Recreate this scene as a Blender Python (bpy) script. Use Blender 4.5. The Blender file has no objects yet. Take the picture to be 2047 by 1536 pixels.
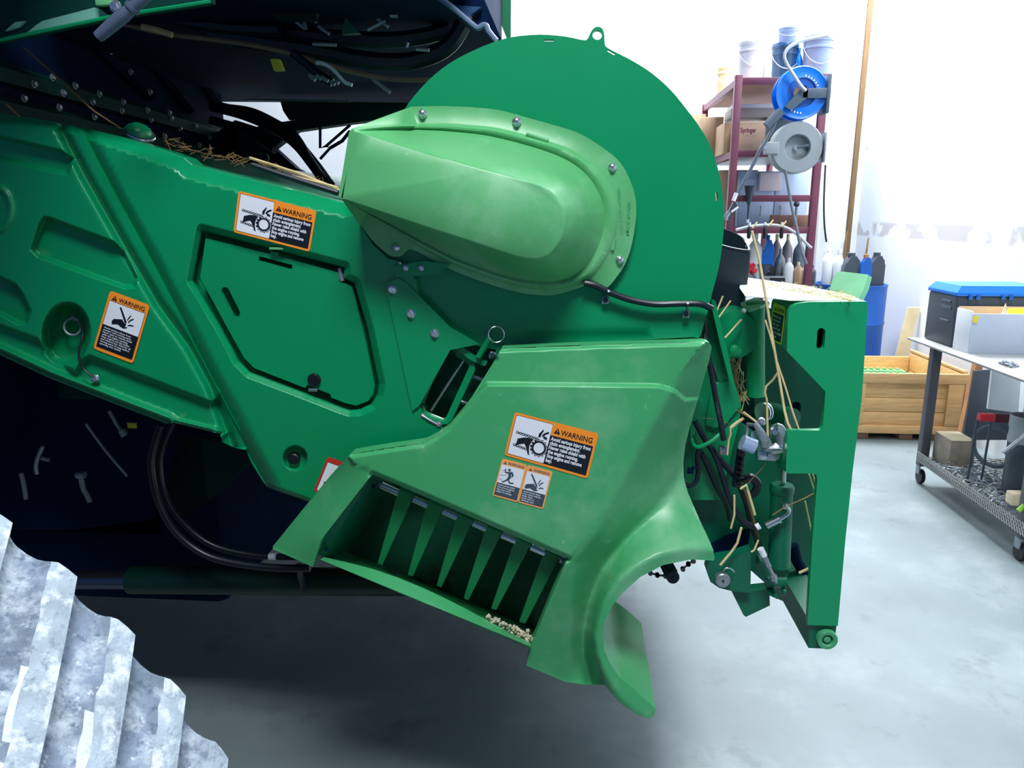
import bpy, bmesh, math, random
import numpy as np
from mathutils import Vector
from mathutils.geometry import delaunay_2d_cdt
random.seed(3)
rng = np.random.default_rng(3)
sc = bpy.context.scene
C = sc.collection

# ---------------------------------------------------------------- camera
F, CX, CY, H = 1500.0, 1023.5, 768.0, 1.55
PIT = math.atan(338 / F)
YAW = math.atan(121.5 * math.cos(PIT) / F)
cam_d = bpy.data.cameras.new('camera')
cam = bpy.data.objects.new('camera', cam_d)
C.objects.link(cam)
cam_d.sensor_width = 36.0
cam_d.lens = F / 2047 * 36.0
cam_d.clip_start = 0.01
cam.location = (0, 0, H)
cam.rotation_euler = (math.pi / 2 - PIT, 0, YAW)
sc.camera = cam

# ---------------------------------------------------------------- world, lights, exposure
w = bpy.data.worlds.new('world')
sc.world = w
w.use_nodes = True
w.node_tree.nodes['Background'].inputs[0].default_value = (0.16, 0.38, 1.0, 1)
w.node_tree.nodes['Background'].inputs[1].default_value = 0.2
sc.view_settings.view_transform = 'Standard'
sc.view_settings.look = 'None'
sc.view_settings.gamma = 1.0
sc.view_settings.use_curve_mapping = False
sc.view_settings.exposure = 0.0


def area(name, loc, sx, sy, power, col=(0.93, 0.97, 1.0), rot=(0, 0, 0)):
    l = bpy.data.lights.new(name, 'AREA')
    l.shape = 'RECTANGLE'
    l.size, l.size_y, l.energy, l.color = sx, sy, power, col
    o = bpy.data.objects.new(name, l)
    C.objects.link(o)
    o.location, o.rotation_euler = loc, rot
    return o


area('unseen_ceiling_light', (1.9, 6.5, 4.75), 1.4, 1.9, 520)
area('added_front_light', (0.0, -0.2, 3.8), 1.0, 0.7, 122)  # unseen light added low in front to brighten the upright green panels
area('unseen_ceiling_light', (2.1, 3.3, 4.75), 0.9, 1.2, 120)  # unseen, added to brighten the fronts of crate, rack and cart
area('unseen_ceiling_light', (-1.6, 7.0, 4.75), 2.4, 0.6, 120)  # unseen, added to whiten the back wall seen through the gap

# ---------------------------------------------------------------- projection: pixel of the photograph -> point at a real depth
FW = np.array([-math.sin(YAW) * math.cos(PIT), math.cos(YAW) * math.cos(PIT), -math.sin(PIT)])
RT = np.array([math.cos(YAW), math.sin(YAW), 0.0])
UP = np.cross(RT, FW)
CAM = np.array([0.0, 0.0, H])


def ray(px, py):
    px = np.asarray(px, float)[..., None]
    py = np.asarray(py, float)[..., None]
    return FW * F + RT * (px - CX) - UP * (py - CY)


def P(px, py, Y):
    d = ray(px, py)
    return CAM + d * (np.asarray(Y, float)[..., None] / d[..., 1:2])


def PZ(px, py, z):
    d = ray(px, py)
    return CAM + d * ((z - H) / d[..., 2:3])


def PX(px, py, x):
    d = ray(px, py)
    return CAM + d * (x / d[..., 0:1])


# ---------------------------------------------------------------- materials
def lin(c):
    return tuple(((x / 255) / 12.92 if x / 255 <= 0.04045 else ((x / 255 + 0.055) / 1.055) ** 2.4) for x in c)


def mat(name, rgb, rough=0.5, metal=0.0, var=0.10, scale=6.0, bump=0.0, coat=0.0, dust=None, spec=0.5, stretch=None, emit=0, alpha=None):
    m = bpy.data.materials.new(name)
    m.use_nodes = True
    nt = m.node_tree
    b = nt.nodes['Principled BSDF']
    c = lin(rgb)
    b.inputs['Roughness'].default_value = rough
    b.inputs['Metallic'].default_value = metal
    b.inputs['Specular IOR Level'].default_value = spec
    b.inputs['Coat Weight'].default_value = coat
    b.inputs['Coat Roughness'].default_value = 0.15
    if alpha:
        b.inputs['Transmission Weight'].default_value = alpha
    tc = nt.nodes.new('ShaderNodeTexCoord')
    src = tc.outputs['Object']
    if stretch:
        mp = nt.nodes.new('ShaderNodeMapping')
        mp.inputs['Scale'].default_value = stretch
        nt.links.new(src, mp.inputs['Vector'])
        src = mp.outputs['Vector']
    n = nt.nodes.new('ShaderNodeTexNoise')
    n.inputs['Scale'].default_value = scale
    n.inputs['Detail'].default_value = 5
    nt.links.new(src, n.inputs['Vector'])
    r = nt.nodes.new('ShaderNodeValToRGB')
    r.color_ramp.elements[0].position = 0.3
    r.color_ramp.elements[1].position = 0.7
    r.color_ramp.elements[0].color = (*[x * (1 - var) for x in c], 1)
    r.color_ramp.elements[1].color = (*[min(1, x * (1 + var)) for x in c], 1)
    nt.links.new(n.outputs['Fac'], r.inputs['Fac'])
    col = r.outputs['Color']
    if dust:
        for rgb2, lo, hi, sc2, amt in dust:
            n2 = nt.nodes.new('ShaderNodeTexNoise')
            n2.inputs['Scale'].default_value = sc2
            n2.inputs['Detail'].default_value = 6
            n2.inputs['Roughness'].default_value = 0.65
            nt.links.new(src, n2.inputs['Vector'])
            mr = nt.nodes.new('ShaderNodeMapRange')
            mr.inputs['From Min'].default_value = lo
            mr.inputs['From Max'].default_value = hi
            mr.inputs['To Max'].default_value = amt
            nt.links.new(n2.outputs['Fac'], mr.inputs['Value'])
            mx = nt.nodes.new('ShaderNodeMix')
            mx.data_type = 'RGBA'
            nt.links.new(mr.outputs['Result'], mx.inputs['Factor'])
            nt.links.new(col, mx.inputs['A'])
            mx.inputs['B'].default_value = (*lin(rgb2), 1)
            col = mx.outputs['Result']
    nt.links.new(col, b.inputs['Base Color'])
    if bump:
        bp = nt.nodes.new('ShaderNodeBump')
        bp.inputs['Strength'].default_value = bump
        bp.inputs['Distance'].default_value = 0.01
        n3 = nt.nodes.new('ShaderNodeTexNoise')
        n3.inputs['Scale'].default_value = scale * 6
        n3.inputs['Detail'].default_value = 4
        nt.links.new(src, n3.inputs['Vector'])
        nt.links.new(n3.outputs['Fac'], bp.inputs['Height'])
        nt.links.new(bp.outputs['Normal'], b.inputs['Normal'])
    if emit:
        b.inputs['Emission Color'].default_value = (*c, 1)
        b.inputs['Emission Strength'].default_value = emit
    return m


M = {}
PALE = (150, 205, 175)
M['paint'] = mat('green_paint', (0, 140, 88), 0.34, var=0.05, scale=3, coat=0.15)
M['paint2'] = mat('green_paint_frame', (0, 152, 96), 0.42, var=0.06, scale=4, dust=[((120, 140, 110), 0.66, 0.78, 9, 0.5)])
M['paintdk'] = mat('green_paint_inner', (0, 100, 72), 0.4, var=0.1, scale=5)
M['plastic'] = mat('green_plastic', (66, 164, 104), 0.38, var=0.06, scale=3, bump=0.05, dust=[((176, 214, 186), 0.5, 0.8, 4, 0.5), ((206, 226, 206), 0.66, 0.78, 26, 0.4)])
M['flange'] = mat('green_plastic_cover', (88, 172, 108), 0.40, var=0.06, scale=4, bump=0.05, dust=[((176, 214, 190), 0.5, 0.8, 5, 0.5), ((206, 226, 210), 0.66, 0.78, 30, 0.4)])
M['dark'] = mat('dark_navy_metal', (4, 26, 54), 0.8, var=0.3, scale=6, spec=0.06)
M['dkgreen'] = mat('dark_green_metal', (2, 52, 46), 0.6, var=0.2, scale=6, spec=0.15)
M['black'] = mat('black_rubber', (14, 20, 30), 0.45, var=0.2, scale=20)
M['blackpl'] = mat('black_plastic', (20, 30, 44), 0.4, var=0.1, scale=8, dust=[((90, 100, 105), 0.68, 0.8, 25, 0.5)])
M['hose'] = mat('black_hose', (18, 26, 38), 0.35, var=0.15, scale=30)
M['chrome'] = mat('zinc_steel', (205, 212, 220), 0.22, metal=0.9, var=0.08, scale=30)
M['steel'] = mat('grey_steel', (150, 158, 166), 0.4, metal=0.6, var=0.15, scale=20)
M['orange'] = mat('label_orange', (255, 150, 40), 0.4, var=0.02)
M['lwhite'] = mat('label_white', (232, 236, 244), 0.4, var=0.02)
M['lblack'] = mat('label_black', (16, 22, 34), 0.4, var=0.1, scale=30)
M['lyellow'] = mat('label_yellow', (240, 220, 60), 0.4, var=0.03)
M['lred'] = mat('label_red', (200, 50, 45), 0.4, var=0.03)
M['straw'] = mat('dry_straw', (222, 200, 146), 0.7, var=0.2, scale=30)
M['straw2'] = mat('brown_straw', (150, 116, 76), 0.8, var=0.25, scale=30)
M['tire'] = mat('dusty_rubber', (112, 126, 144), 0.85, var=0.3, scale=26, bump=0.35,
                dust=[((196, 208, 216), 0.46, 0.70, 34, 0.8), ((70, 88, 110), 0.54, 0.66, 90, 0.75), ((222, 230, 234), 0.60, 0.72, 70, 0.8)])
M['tirelug'] = mat('dusty_lug_crown', (150, 164, 176), 0.85, var=0.22, scale=30, bump=0.35,
                   dust=[((222, 230, 236), 0.5, 0.68, 44, 0.85), ((96, 112, 130), 0.56, 0.68, 80, 0.7)])
M['tirestreak'] = mat('chalky_streak', (196, 208, 220), 0.9, var=0.12, scale=40, bump=0.4, dust=[((130, 146, 162), 0.58, 0.68, 60, 0.7)])
M['white'] = mat('white_plastic', (232, 236, 240), 0.5, var=0.04)


# ---------------------------------------------------------------- mesh helpers
W = {}     # world position of every object made here (nothing is rotated)


def srt(v):
    v = np.asarray(v, float)
    return v / (np.linalg.norm(v) + 1e-12)


class MB:
    def __init__(s):
        s.v, s.f, s.m, s.flat = [], [], [], []

    def add(s, verts, faces, m=0):
        o = len(s.v)
        s.v += [tuple(map(float, p)) for p in verts]
        s.f += [tuple(i + o for i in f) for f in faces]
        s.m += [m] * len(faces)
        return s

    def box(s, lo, hi, bev=0.0, m=0):
        lo, hi = np.minimum(lo, hi), np.maximum(lo, hi)
        if not bev:
            v = [(x, y, z) for x in (lo[0], hi[0]) for y in (lo[1], hi[1]) for z in (lo[2], hi[2])]
            return s.add(v, [(0, 1, 3, 2), (4, 6, 7, 5), (0, 4, 5, 1), (2, 3, 7, 6), (0, 2, 6, 4), (1, 5, 7, 3)], m)
        bm = bmesh.new()
        bmesh.ops.create_cube(bm, size=1)
        for q in bm.verts:
            q.co = Vector([(lo[i] + hi[i]) / 2 + q.co[i] * (hi[i] - lo[i]) for i in range(3)])
        bmesh.ops.bevel(bm, geom=bm.edges[:], offset=bev, segments=2, affect='EDGES', profile=0.5)
        bm.verts.index_update()
        s.add([q.co[:] for q in bm.verts], [[q.index for q in f.verts] for f in bm.faces], m)
        bm.free()
        return s

    def prism(s, pts, vec, m=0, scale=1.0):
        pts = np.asarray(pts, float)
        c = pts.mean(0)
        q = c + (pts - c) * scale + np.asarray(vec, float)
        n = len(pts)
        return s.add(list(pts) + list(q), [tuple(range(n))[::-1], tuple(range(n, 2 * n))] + [(i, (i + 1) % n, n + (i + 1) % n, n + i) for i in range(n)], m)

    def tube(s, pts, r, seg=8, m=0, cap=True, smooth=0, flat=1.0):
        pts = np.asarray(pts, float)
        if smooth:
            pts = spline(pts, smooth)
        n = len(pts)
        rr = np.full(n, r) if np.isscalar(r) else np.interp(np.linspace(0, 1, n), np.linspace(0, 1, len(r)), r)
        tan = np.gradient(pts, axis=0)
        ref = np.array([0.13, 0.2, 1.0])
        v, f = [], []
        a = np.linspace(0, 2 * np.pi, seg, endpoint=False)
        t0 = srt(tan[0])
        u = srt(np.cross(t0, ref if abs(t0 @ srt(ref)) < 0.95 else np.array([1.0, 0.1, 0])))
        for i in range(n):
            t = srt(tan[i])
            u = srt(u - t * (u @ t))
            w_ = np.cross(t, u)
            for k in range(seg):
                v.append(pts[i] + rr[i] * (u * math.cos(a[k]) + w_ * math.sin(a[k]) * flat))
        for i in range(n - 1):
            for k in range(seg):
                k2 = (k + 1) % seg
                f.append((i * seg + k, i * seg + k2, (i + 1) * seg + k2, (i + 1) * seg + k))
        if cap:
            f += [tuple(range(seg))[::-1], tuple(range((n - 1) * seg, n * seg))]
        return s.add(v, f, m)

    def lathe(s, prof, o, axis=(0, 0, 1), seg=20, m=0, close=False):
        axis = srt(axis)
        u = srt(np.cross(axis, (0.3, 1, 0.1) if abs(axis[1]) < 0.9 else (1, 0, 0.1)))
        w_ = np.cross(axis, u)
        o = np.asarray(o, float)
        v, f = [], []
        for r, h in prof:
            for k in range(seg):
                a = 2 * math.pi * k / seg
                v.append(o + axis * h + r * (u * math.cos(a) + w_ * math.sin(a)))
        n = len(prof)
        for i in range(n - 1):
            for k in range(seg):
                k2 = (k + 1) % seg
                f.append((i * seg + k, i * seg + k2, (i + 1) * seg + k2, (i + 1) * seg + k))
        if not close:
            f += [tuple(range(seg))[::-1], tuple(range((n - 1) * seg, n * seg))]
        else:
            for k in range(seg):
                k2 = (k + 1) % seg
                f.append(((n - 1) * seg + k, (n - 1) * seg + k2, k2, k))
        return s.add(v, f, m)

    def bolt(s, o, r, axis=(0, -1, 0), m=0, washer=True):
        if washer:
            s.lathe([(r * 1.35, 0), (r * 1.35, r * 0.25), (r * 1.2, r * 0.32)], o, axis, 14, m)
        s.lathe([(r, r * 0.3), (r, r * 0.95), (r * 0.85, r * 1.1)], o, axis, 6, m)
        return s

    def ring(s, o, R, r, axis, seg=28, m=0):
        return s.lathe([(R + r * math.cos(a), r * math.sin(a)) for a in np.linspace(0, 2 * np.pi, 8, endpoint=False)], o, axis, seg, m, close=True)

    def build(s, name, mats, parent=None, angle=38, fix=True):
        me = bpy.data.meshes.new(name)
        v = np.asarray(s.v, float)
        c = (v.min(0) + v.max(0)) / 2
        me.from_pydata([tuple(p) for p in v - c], [], s.f)
        mats = mats if isinstance(mats, (list, tuple)) else [mats]
        for q in mats:
            me.materials.append(q)
        me.polygons.foreach_set('material_index', s.m)
        if fix:
            bm = bmesh.new()
            bm.from_mesh(me)
            bmesh.ops.recalc_face_normals(bm, faces=bm.faces[:])
            bm.to_mesh(me)
            bm.free()
        me.shade_smooth()
        me.set_sharp_from_angle(angle=math.radians(angle))
        me.update()
        return link(name, me, c, parent)


def link(name, me, c, parent=None):
    o = bpy.data.objects.new(name, me)
    C.objects.link(o)
    c = np.asarray(c, float)
    W[o.name] = c
    if parent is not None:
        o.parent = parent
        o.location = tuple(c - W[parent.name])
    else:
        o.location = tuple(c)
    return o


def tag(o, label=None, cat=None, group=None, kind=None):
    for k, x in (('label', label), ('category', cat), ('group', group), ('kind', kind)):
        if x:
            o[k] = x
    return o


def thing(name, label, cat, loc, group=None):
    return tag(link(name, None, loc), label, cat, group)


def copy_tree(o, delta, parent=None):
    c = o.copy()
    C.objects.link(c)
    W[c.name] = W[o.name] + np.asarray(delta, float)
    if parent is not None:
        c.parent = parent
    else:
        c.location = tuple(np.array(o.location[:]) + np.asarray(delta, float))
    for ch in list(o.children):
        copy_tree(ch, delta, c)
    return c


def spline(p, k=8, closed=False):
    p = np.asarray(p, float)
    n = len(p)
    out = []
    rngi = range(n if closed else n - 1)
    for i in rngi:
        g = lambda j: p[j % n] if closed else p[min(max(j, 0), n - 1)]
        a, b, c, d = g(i - 1), g(i), g(i + 1), g(i + 2)
        for t in np.linspace(0, 1, k, endpoint=False):
            out.append(0.5 * (2 * b + (c - a) * t + (2 * a - 5 * b + 4 * c - d) * t * t + (3 * b - a - 3 * c + d) * t ** 3))
    if not closed:
        out.append(p[-1])
    return np.array(out)


def resamp(poly, step, closed=True):
    p = np.asarray(poly, float)
    out = []
    n = len(p)
    for i in range(n if closed else n - 1):
        a, b = p[i], p[(i + 1) % n]
        k = max(1, int(round(np.linalg.norm(b - a) / step)))
        out += [a + (b - a) * j / k for j in range(k)]
    if not closed:
        out.append(p[-1])
    return np.array(out)


def dline(pl, X, Y, closed=False):
    p = np.asarray(pl, float)
    q = np.stack([X, Y], -1)[:, None, :]
    a = p if closed else p[:-1]
    b = np.roll(p, -1, 0) if closed else p[1:]
    ab = (b - a)[None]
    t = np.clip(((q - a[None]) * ab).sum(-1) / ((ab ** 2).sum(-1) + 1e-9), 0, 1)
    return np.sqrt((((a[None] + ab * t[..., None]) - q) ** 2).sum(-1).min(1))


def inside(pl, X, Y):
    p = np.asarray(pl, float)
    a, b = p, np.roll(p, -1, 0)
    y = Y[:, None]
    c = (a[None, :, 1] > y) != (b[None, :, 1] > y)
    xi = a[None, :, 0] + (y - a[None, :, 1]) * (b - a)[None, :, 0] / np.where(b[:, 1] == a[:, 1], 1e-9, b[:, 1] - a[:, 1])[None]
    return (c & (X[:, None] < xi)).sum(1) % 2 == 1


def sd(pl, X, Y):
    """signed distance, positive inside"""
    d = dline(pl, X, Y, True)
    return np.where(inside(pl, X, Y), d, -d)


def sstep(t):
    t = np.clip(t, 0, 1)
    return t * t * (3 - 2 * t)


def relief(name, outline, depth, mats, parent, step=9.0, k=1, holes=(), contours=(), fine=(), band=16, skirt=0.03, angle=38, back=True, ostep=None, grid=True):
    """a sheet whose outline is given in photograph pixels and whose every vertex gets its own real depth Y = depth(px, py); closed with sides and a back"""
    ostep = ostep or step
    raw, rawh = np.asarray(outline, float), [np.asarray(h, float) for h in holes]
    out = resamp(outline, ostep)
    hs = [resamp(h, ostep) for h in holes]
    cs = [resamp(c, ostep) for c in contours]
    pts = [out] + hs + cs
    if grid:
        x0, y0 = out.min(0)
        x1, y1 = out.max(0)
        gx, gy = np.meshgrid(np.arange(x0, x1, step), np.arange(y0, y1, step * 0.87))
        ii, jj = np.meshgrid(np.arange(gx.shape[1]), np.arange(gx.shape[0]))
        gx = gx + (jj % 2) * step * 0.5
        gx, gy, ii, jj = gx.ravel(), gy.ravel(), ii.ravel(), jj.ravel()
        keep = inside(raw, gx, gy) & (dline(raw, gx, gy, True) > step * 0.6)
        for h in rawh:
            keep &= ~inside(h, gx, gy) & (dline(h, gx, gy, True) > step * 0.6)
        for c in contours:
            keep &= dline(c, gx, gy, True) > step * 0.6
        if k > 1:
            near = (ii % k == 0) & (jj % k == 0)
            for c in list(fine) + list(contours) + [raw]:
                near |= dline(c, gx, gy, True) < band
            keep &= near
        pts.append(np.stack([gx[keep], gy[keep]], -1))
    edges, o = [], 0
    for L in [out] + hs + cs:
        n = len(L)
        edges += [(o + i, o + (i + 1) % n) for i in range(n)]
        o += n
    allp = np.concatenate(pts)
    vv, ee, ff, *_ = delaunay_2d_cdt([Vector(p) for p in allp], edges, [], 0, 1e-4)
    q = np.array([tuple(p) for p in vv])
    tri = np.array([f[:] for f in ff if len(f) == 3])
    cen = q[tri].mean(1)
    ok = inside(raw, cen[:, 0], cen[:, 1])
    for h in rawh:
        ok &= ~inside(h, cen[:, 0], cen[:, 1])
    tri = tri[ok]
    used = np.unique(tri)
    rm = -np.ones(len(q), int)
    rm[used] = np.arange(len(used))
    tri = rm[tri]
    q = q[used]
    Y = depth(q[:, 0], q[:, 1]) if callable(depth) else np.full(len(q), depth)
    v = P(q[:, 0], q[:, 1], Y)
    mb = MB()
    n = len(v)
    faces = [tuple(int(i) for i in t) for t in tri]
    fn = np.cross(v[tri[:, 1]] - v[tri[:, 0]], v[tri[:, 2]] - v[tri[:, 0]])[:, 1].sum()
    if fn > 0:
        faces = [t[::-1] for t in faces]
    if skirt:
        cnt = set()
        for t in faces:
            cnt |= {(t[0], t[1]), (t[1], t[2]), (t[2], t[0])}
        bd = [e for e in cnt if (e[1], e[0]) not in cnt]
        us = sorted({i for e in bd for i in e})
        f1 = {i: n + k_ for k_, i in enumerate(us)}
        f2 = {i: n + len(us) + k_ for k_, i in enumerate(us)}
        sk = np.array([0, skirt, 0])
        mb.add(np.concatenate([v, v[us], v[us] + sk]), faces + [(f1[a], f2[a], f2[b], f1[b]) for a, b in bd])
        if back:
            mb.add(v + sk, [t[::-1] for t in faces])
    else:
        mb.add(v, faces)
    o = mb.build(name, mats, parent, angle, fix=False)
    # shading normals of the front straight from the depth field
    df = depth if callable(depth) else (lambda x_, y_: np.full(len(x_), depth))
    h_ = 1.2
    X_, Y_ = q[:, 0], q[:, 1]
    gx_ = P(X_ + h_, Y_, df(X_ + h_, Y_)) - P(X_ - h_, Y_, df(X_ - h_, Y_))
    gy_ = P(X_, Y_ + h_, df(X_, Y_ + h_)) - P(X_, Y_ - h_, df(X_, Y_ - h_))
    N_ = np.cross(gx_, gy_)
    N_ /= np.linalg.norm(N_, axis=1)[:, None] + 1e-12
    N_ *= np.where((N_ * (v - CAM)).sum(1) > 0, -1, 1)[:, None]
    nn_ = np.zeros((len(o.data.vertices), 3))
    nn_[:n] = N_
    o.data.normals_split_custom_set_from_vertices([tuple(k_) for k_ in nn_])
    return o


def soap_film(lines, box, step=4.0, it=2500, blur=5, fill=0.02):
    """height between given ridge and valley lines (px, py, height) as a soap film stretched over them"""
    x0, y0 = box[:2]
    nx, ny = int((box[2] - x0) / step) + 1, int((box[3] - y0) / step) + 1
    val, wt = np.zeros((ny, nx)), np.zeros((ny, nx))
    for L in lines:
        L = np.array(L, float)
        for a_, b_ in zip(L[:-1], L[1:]):
            k_ = max(2, int(np.hypot(*(b_ - a_)[:2]) / (step * 0.4)))
            for t_ in np.linspace(0, 1, k_):
                q_ = a_ + (b_ - a_) * t_
                i, j = int(round((q_[1] - y0) / step)), int(round((q_[0] - x0) / step))
                if 0 <= i < ny and 0 <= j < nx:
                    val[i, j] += q_[2]
                    wt[i, j] += 1
    fix = wt > 0
    val[fix] /= wt[fix]
    g_ = np.full((ny, nx), fill)
    g_[fix] = val[fix]
    for k_ in range(it):
        p_ = np.pad(g_, 1, mode='edge')
        n_ = (p_[:-2, 1:-1] + p_[2:, 1:-1] + p_[1:-1, :-2] + p_[1:-1, 2:]) / 4
        g_ = np.where(fix, val, n_)
    for k_ in range(blur):
        p_ = np.pad(g_, 1, mode='edge')
        g_ = (p_[:-2, 1:-1] + p_[2:, 1:-1] + p_[1:-1, :-2] + p_[1:-1, 2:] + 2 * g_) / 6

    def f_(x, y):
        u, v_ = np.clip((x - x0) / step, 0, nx - 1.001), np.clip((y - y0) / step, 0, ny - 1.001)
        i, j = v_.astype(int), u.astype(int)
        a_, b_ = u - j, v_ - i
        return (g_[i, j] * (1 - a_) + g_[i, j + 1] * a_) * (1 - b_) + (g_[i + 1, j] * (1 - a_) + g_[i + 1, j + 1] * a_) * b_
    return f_


def plate(name, outline, Y, th, mats, parent, holes=(), **kw):
    return relief(name, outline, Y, mats, parent, grid=False, holes=holes, skirt=th, ostep=60, angle=30, **kw)


def circ(x, y, r, n=20, ry=None, rot=0):
    a = np.linspace(0, 2 * np.pi, n, endpoint=False)
    cx, sy = r * np.cos(a), (ry or r) * np.sin(a)
    return np.stack([x + cx * math.cos(rot) - sy * math.sin(rot), y + cx * math.sin(rot) + sy * math.cos(rot)], -1)


def pill(x0, y0, x1, y1, r, n=8):
    d = srt((x1 - x0, y1 - y0))
    a0 = math.atan2(d[1], d[0])
    return np.array([(x1 + r * math.cos(a0 + a), y1 + r * math.sin(a0 + a)) for a in np.linspace(-math.pi / 2, math.pi / 2, n)] +
                    [(x0 + r * math.cos(a0 + a), y0 + r * math.sin(a0 + a)) for a in np.linspace(math.pi / 2, 1.5 * math.pi, n)])


def rrect(u0, v0, u1, v1, r, n=4):
    out = []
    for cx, cy, a0 in ((u1 - r, v0 + r, -90), (u1 - r, v1 - r, 0), (u0 + r, v1 - r, 90), (u0 + r, v0 + r, 180)):
        out += [(cx + r * math.cos(math.radians(a0 + t)), cy + r * math.sin(math.radians(a0 + t))) for t in np.linspace(0, 90, n)]
    return np.array(out)


# ---------------------------------------------------------------- flat print
_tc = {}


def text_tris(s, bold=0.0):
    if (s, bold) not in _tc:
        cu = bpy.data.curves.new('t', 'FONT')
        cu.body = s
        cu.size = 1
        cu.offset = bold
        cu.resolution_u = 3
        o = bpy.data.objects.new('t', cu)
        C.objects.link(o)
        dg = bpy.context.evaluated_depsgraph_get()
        me = bpy.data.meshes.new_from_object(o.evaluated_get(dg))
        vs = np.array([v.co[:2] for v in me.vertices])
        fs = [tuple(p.vertices) for p in me.polygons]
        bpy.data.objects.remove(o)
        bpy.data.curves.remove(cu)
        bpy.data.meshes.remove(me)
        _tc[(s, bold)] = (vs, fs)
    return _tc[(s, bold)]


class Print:
    """flat printed sheet: shapes in its own (u right, v down) frame, put on a surface by its four corners"""

    def __init__(s, Wd, Hd, corners, to3d):
        s.W, s.H, s.c, s.to3d, s.mb = Wd, Hd, np.asarray(corners, float), to3d, MB()

    def mp(s, uv, lay):
        uv = np.asarray(uv, float)
        a, b = uv[:, :1] / s.W, uv[:, 1:2] / s.H
        q = (s.c[0] * (1 - a) + s.c[1] * a) * (1 - b) + (s.c[3] * (1 - a) + s.c[2] * a) * b
        return s.to3d(q, 0.0006 + 0.0003 * lay)

    def poly(s, uv, m, lay):
        s.mb.add(s.mp(uv, lay), [tuple(range(len(uv)))], m)

    def base(s, uv, m):
        a, b = s.mp(uv, 0), s.mp(uv, -2)
        n = len(a)
        s.mb.add(list(a) + list(b), [tuple(range(n)), tuple(range(n, 2 * n))[::-1]] + [(i, i + n, (i + 1) % n + n, (i + 1) % n) for i in range(n)], m)

    def line(s, pts, wd, m, lay):
        pts = np.asarray(pts, float)
        for a, b in zip(pts[:-1], pts[1:]):
            d = srt(b - a)
            nn = np.array([-d[1], d[0]]) * wd / 2
            s.poly([a + nn, b + nn, b - nn, a - nn], m, lay)

    def text(s, t, u, v, size, m, lay, width=None, bold=0.0):
        vs, fs = text_tris(t, bold)
        x = vs[:, 0] - vs[:, 0].min()
        k = size
        kx = (width / x.max()) if width else k
        s.mb.add(s.mp(np.stack([u + x * kx, v - vs[:, 1] * k], -1), lay), fs, m)

    def tri(s, u, v, sz, m, lay, m2):
        s.poly([(u, v), (u + sz, v), (u + sz / 2, v - sz * 0.9)], m, lay)
        s.line([(u + sz / 2, v - sz * 0.62), (u + sz / 2, v - sz * 0.28)], sz * 0.12, m2, lay + 1)
        s.line([(u + sz / 2, v - sz * 0.18), (u + sz / 2, v - sz * 0.08)], sz * 0.12, m2, lay + 1)

    def done(s, name, mats, parent):
        return s.mb.build(name, mats, parent, fix=False)
# ================================================================ ROOM
YB, XR, ZC = 7.8, 2.80, 5.0
M['wall'] = mat('white_wallboard', (236, 240, 246), 0.75, var=0.02, scale=2)
M['concrete'] = mat('polished_concrete', (124, 138, 142), 0.55, var=0.14, scale=2.2, bump=0.03,
                    dust=[((162, 170, 170), 0.5, 0.7, 1.1, 0.6), ((84, 98, 104), 0.58, 0.72, 5, 0.5)])
M['ceil'] = mat('grey_ceiling_sheet', (120, 126, 134), 0.7, var=0.02)


def wall_mat():
    """wallboard with its own smears of joint compound in a band and a faint taped joint"""
    m = mat('patched_wallboard', (238, 242, 248), 0.7, var=0.015, scale=2)
    nt = m.node_tree
    b = nt.nodes['Principled BSDF']
    old = b.inputs['Base Color'].links[0].from_socket
    g = nt.nodes.new('ShaderNodeNewGeometry')
    sx = nt.nodes.new('ShaderNodeSeparateXYZ')
    nt.links.new(g.outputs['Position'], sx.inputs[0])
    n = nt.nodes.new('ShaderNodeTexNoise')
    n.inputs['Scale'].default_value = 3.2
    n.inputs['Detail'].default_value = 3
    nt.links.new(g.outputs['Position'], n.inputs['Vector'])

    def mth(op, a, b_=None):
        q = nt.nodes.new('ShaderNodeMath')
        q.operation = op
        q.use_clamp = op in ('MULTIPLY', 'SUBTRACT') and False
        for i, x in enumerate((a, b_)):
            if x is None:
                continue
            if isinstance(x, (int, float)):
                q.inputs[i].default_value = x
            else:
                nt.links.new(x, q.inputs[i])
        return q.outputs[0]

    z = sx.outputs['Z']
    tot = None
    for zc, hw, lo, amt in ((1.42, 0.075, 0.44, 0.75), (2.17, 0.018, 0.5, 0.5), (3.1, 0.02, 0.56, 0.45)):
        d = mth('ABSOLUTE', mth('SUBTRACT', z, zc))
        mr = nt.nodes.new('ShaderNodeMapRange')
        mr.inputs['From Min'].default_value = hw
        mr.inputs['From Max'].default_value = hw * 0.7
        nt.links.new(d, mr.inputs['Value'])
        m2 = nt.nodes.new('ShaderNodeMapRange')
        m2.inputs['From Min'].default_value = lo
        m2.inputs['From Max'].default_value = lo + 0.05
        m2.inputs['To Max'].default_value = amt
        nt.links.new(n.outputs['Fac'], m2.inputs['Value'])
        p = mth('MULTIPLY', mr.outputs[0], m2.outputs[0])
        tot = p if tot is None else mth('MAXIMUM', tot, p)
    mx = nt.nodes.new('ShaderNodeMix')
    mx.data_type = 'RGBA'
    nt.links.new(tot, mx.inputs['Factor'])
    nt.links.new(old, mx.inputs['A'])
    mx.inputs['B'].default_value = (*lin((190, 182, 184)), 1)
    nt.links.new(mx.outputs['Result'], b.inputs['Base Color'])
    return m


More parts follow.
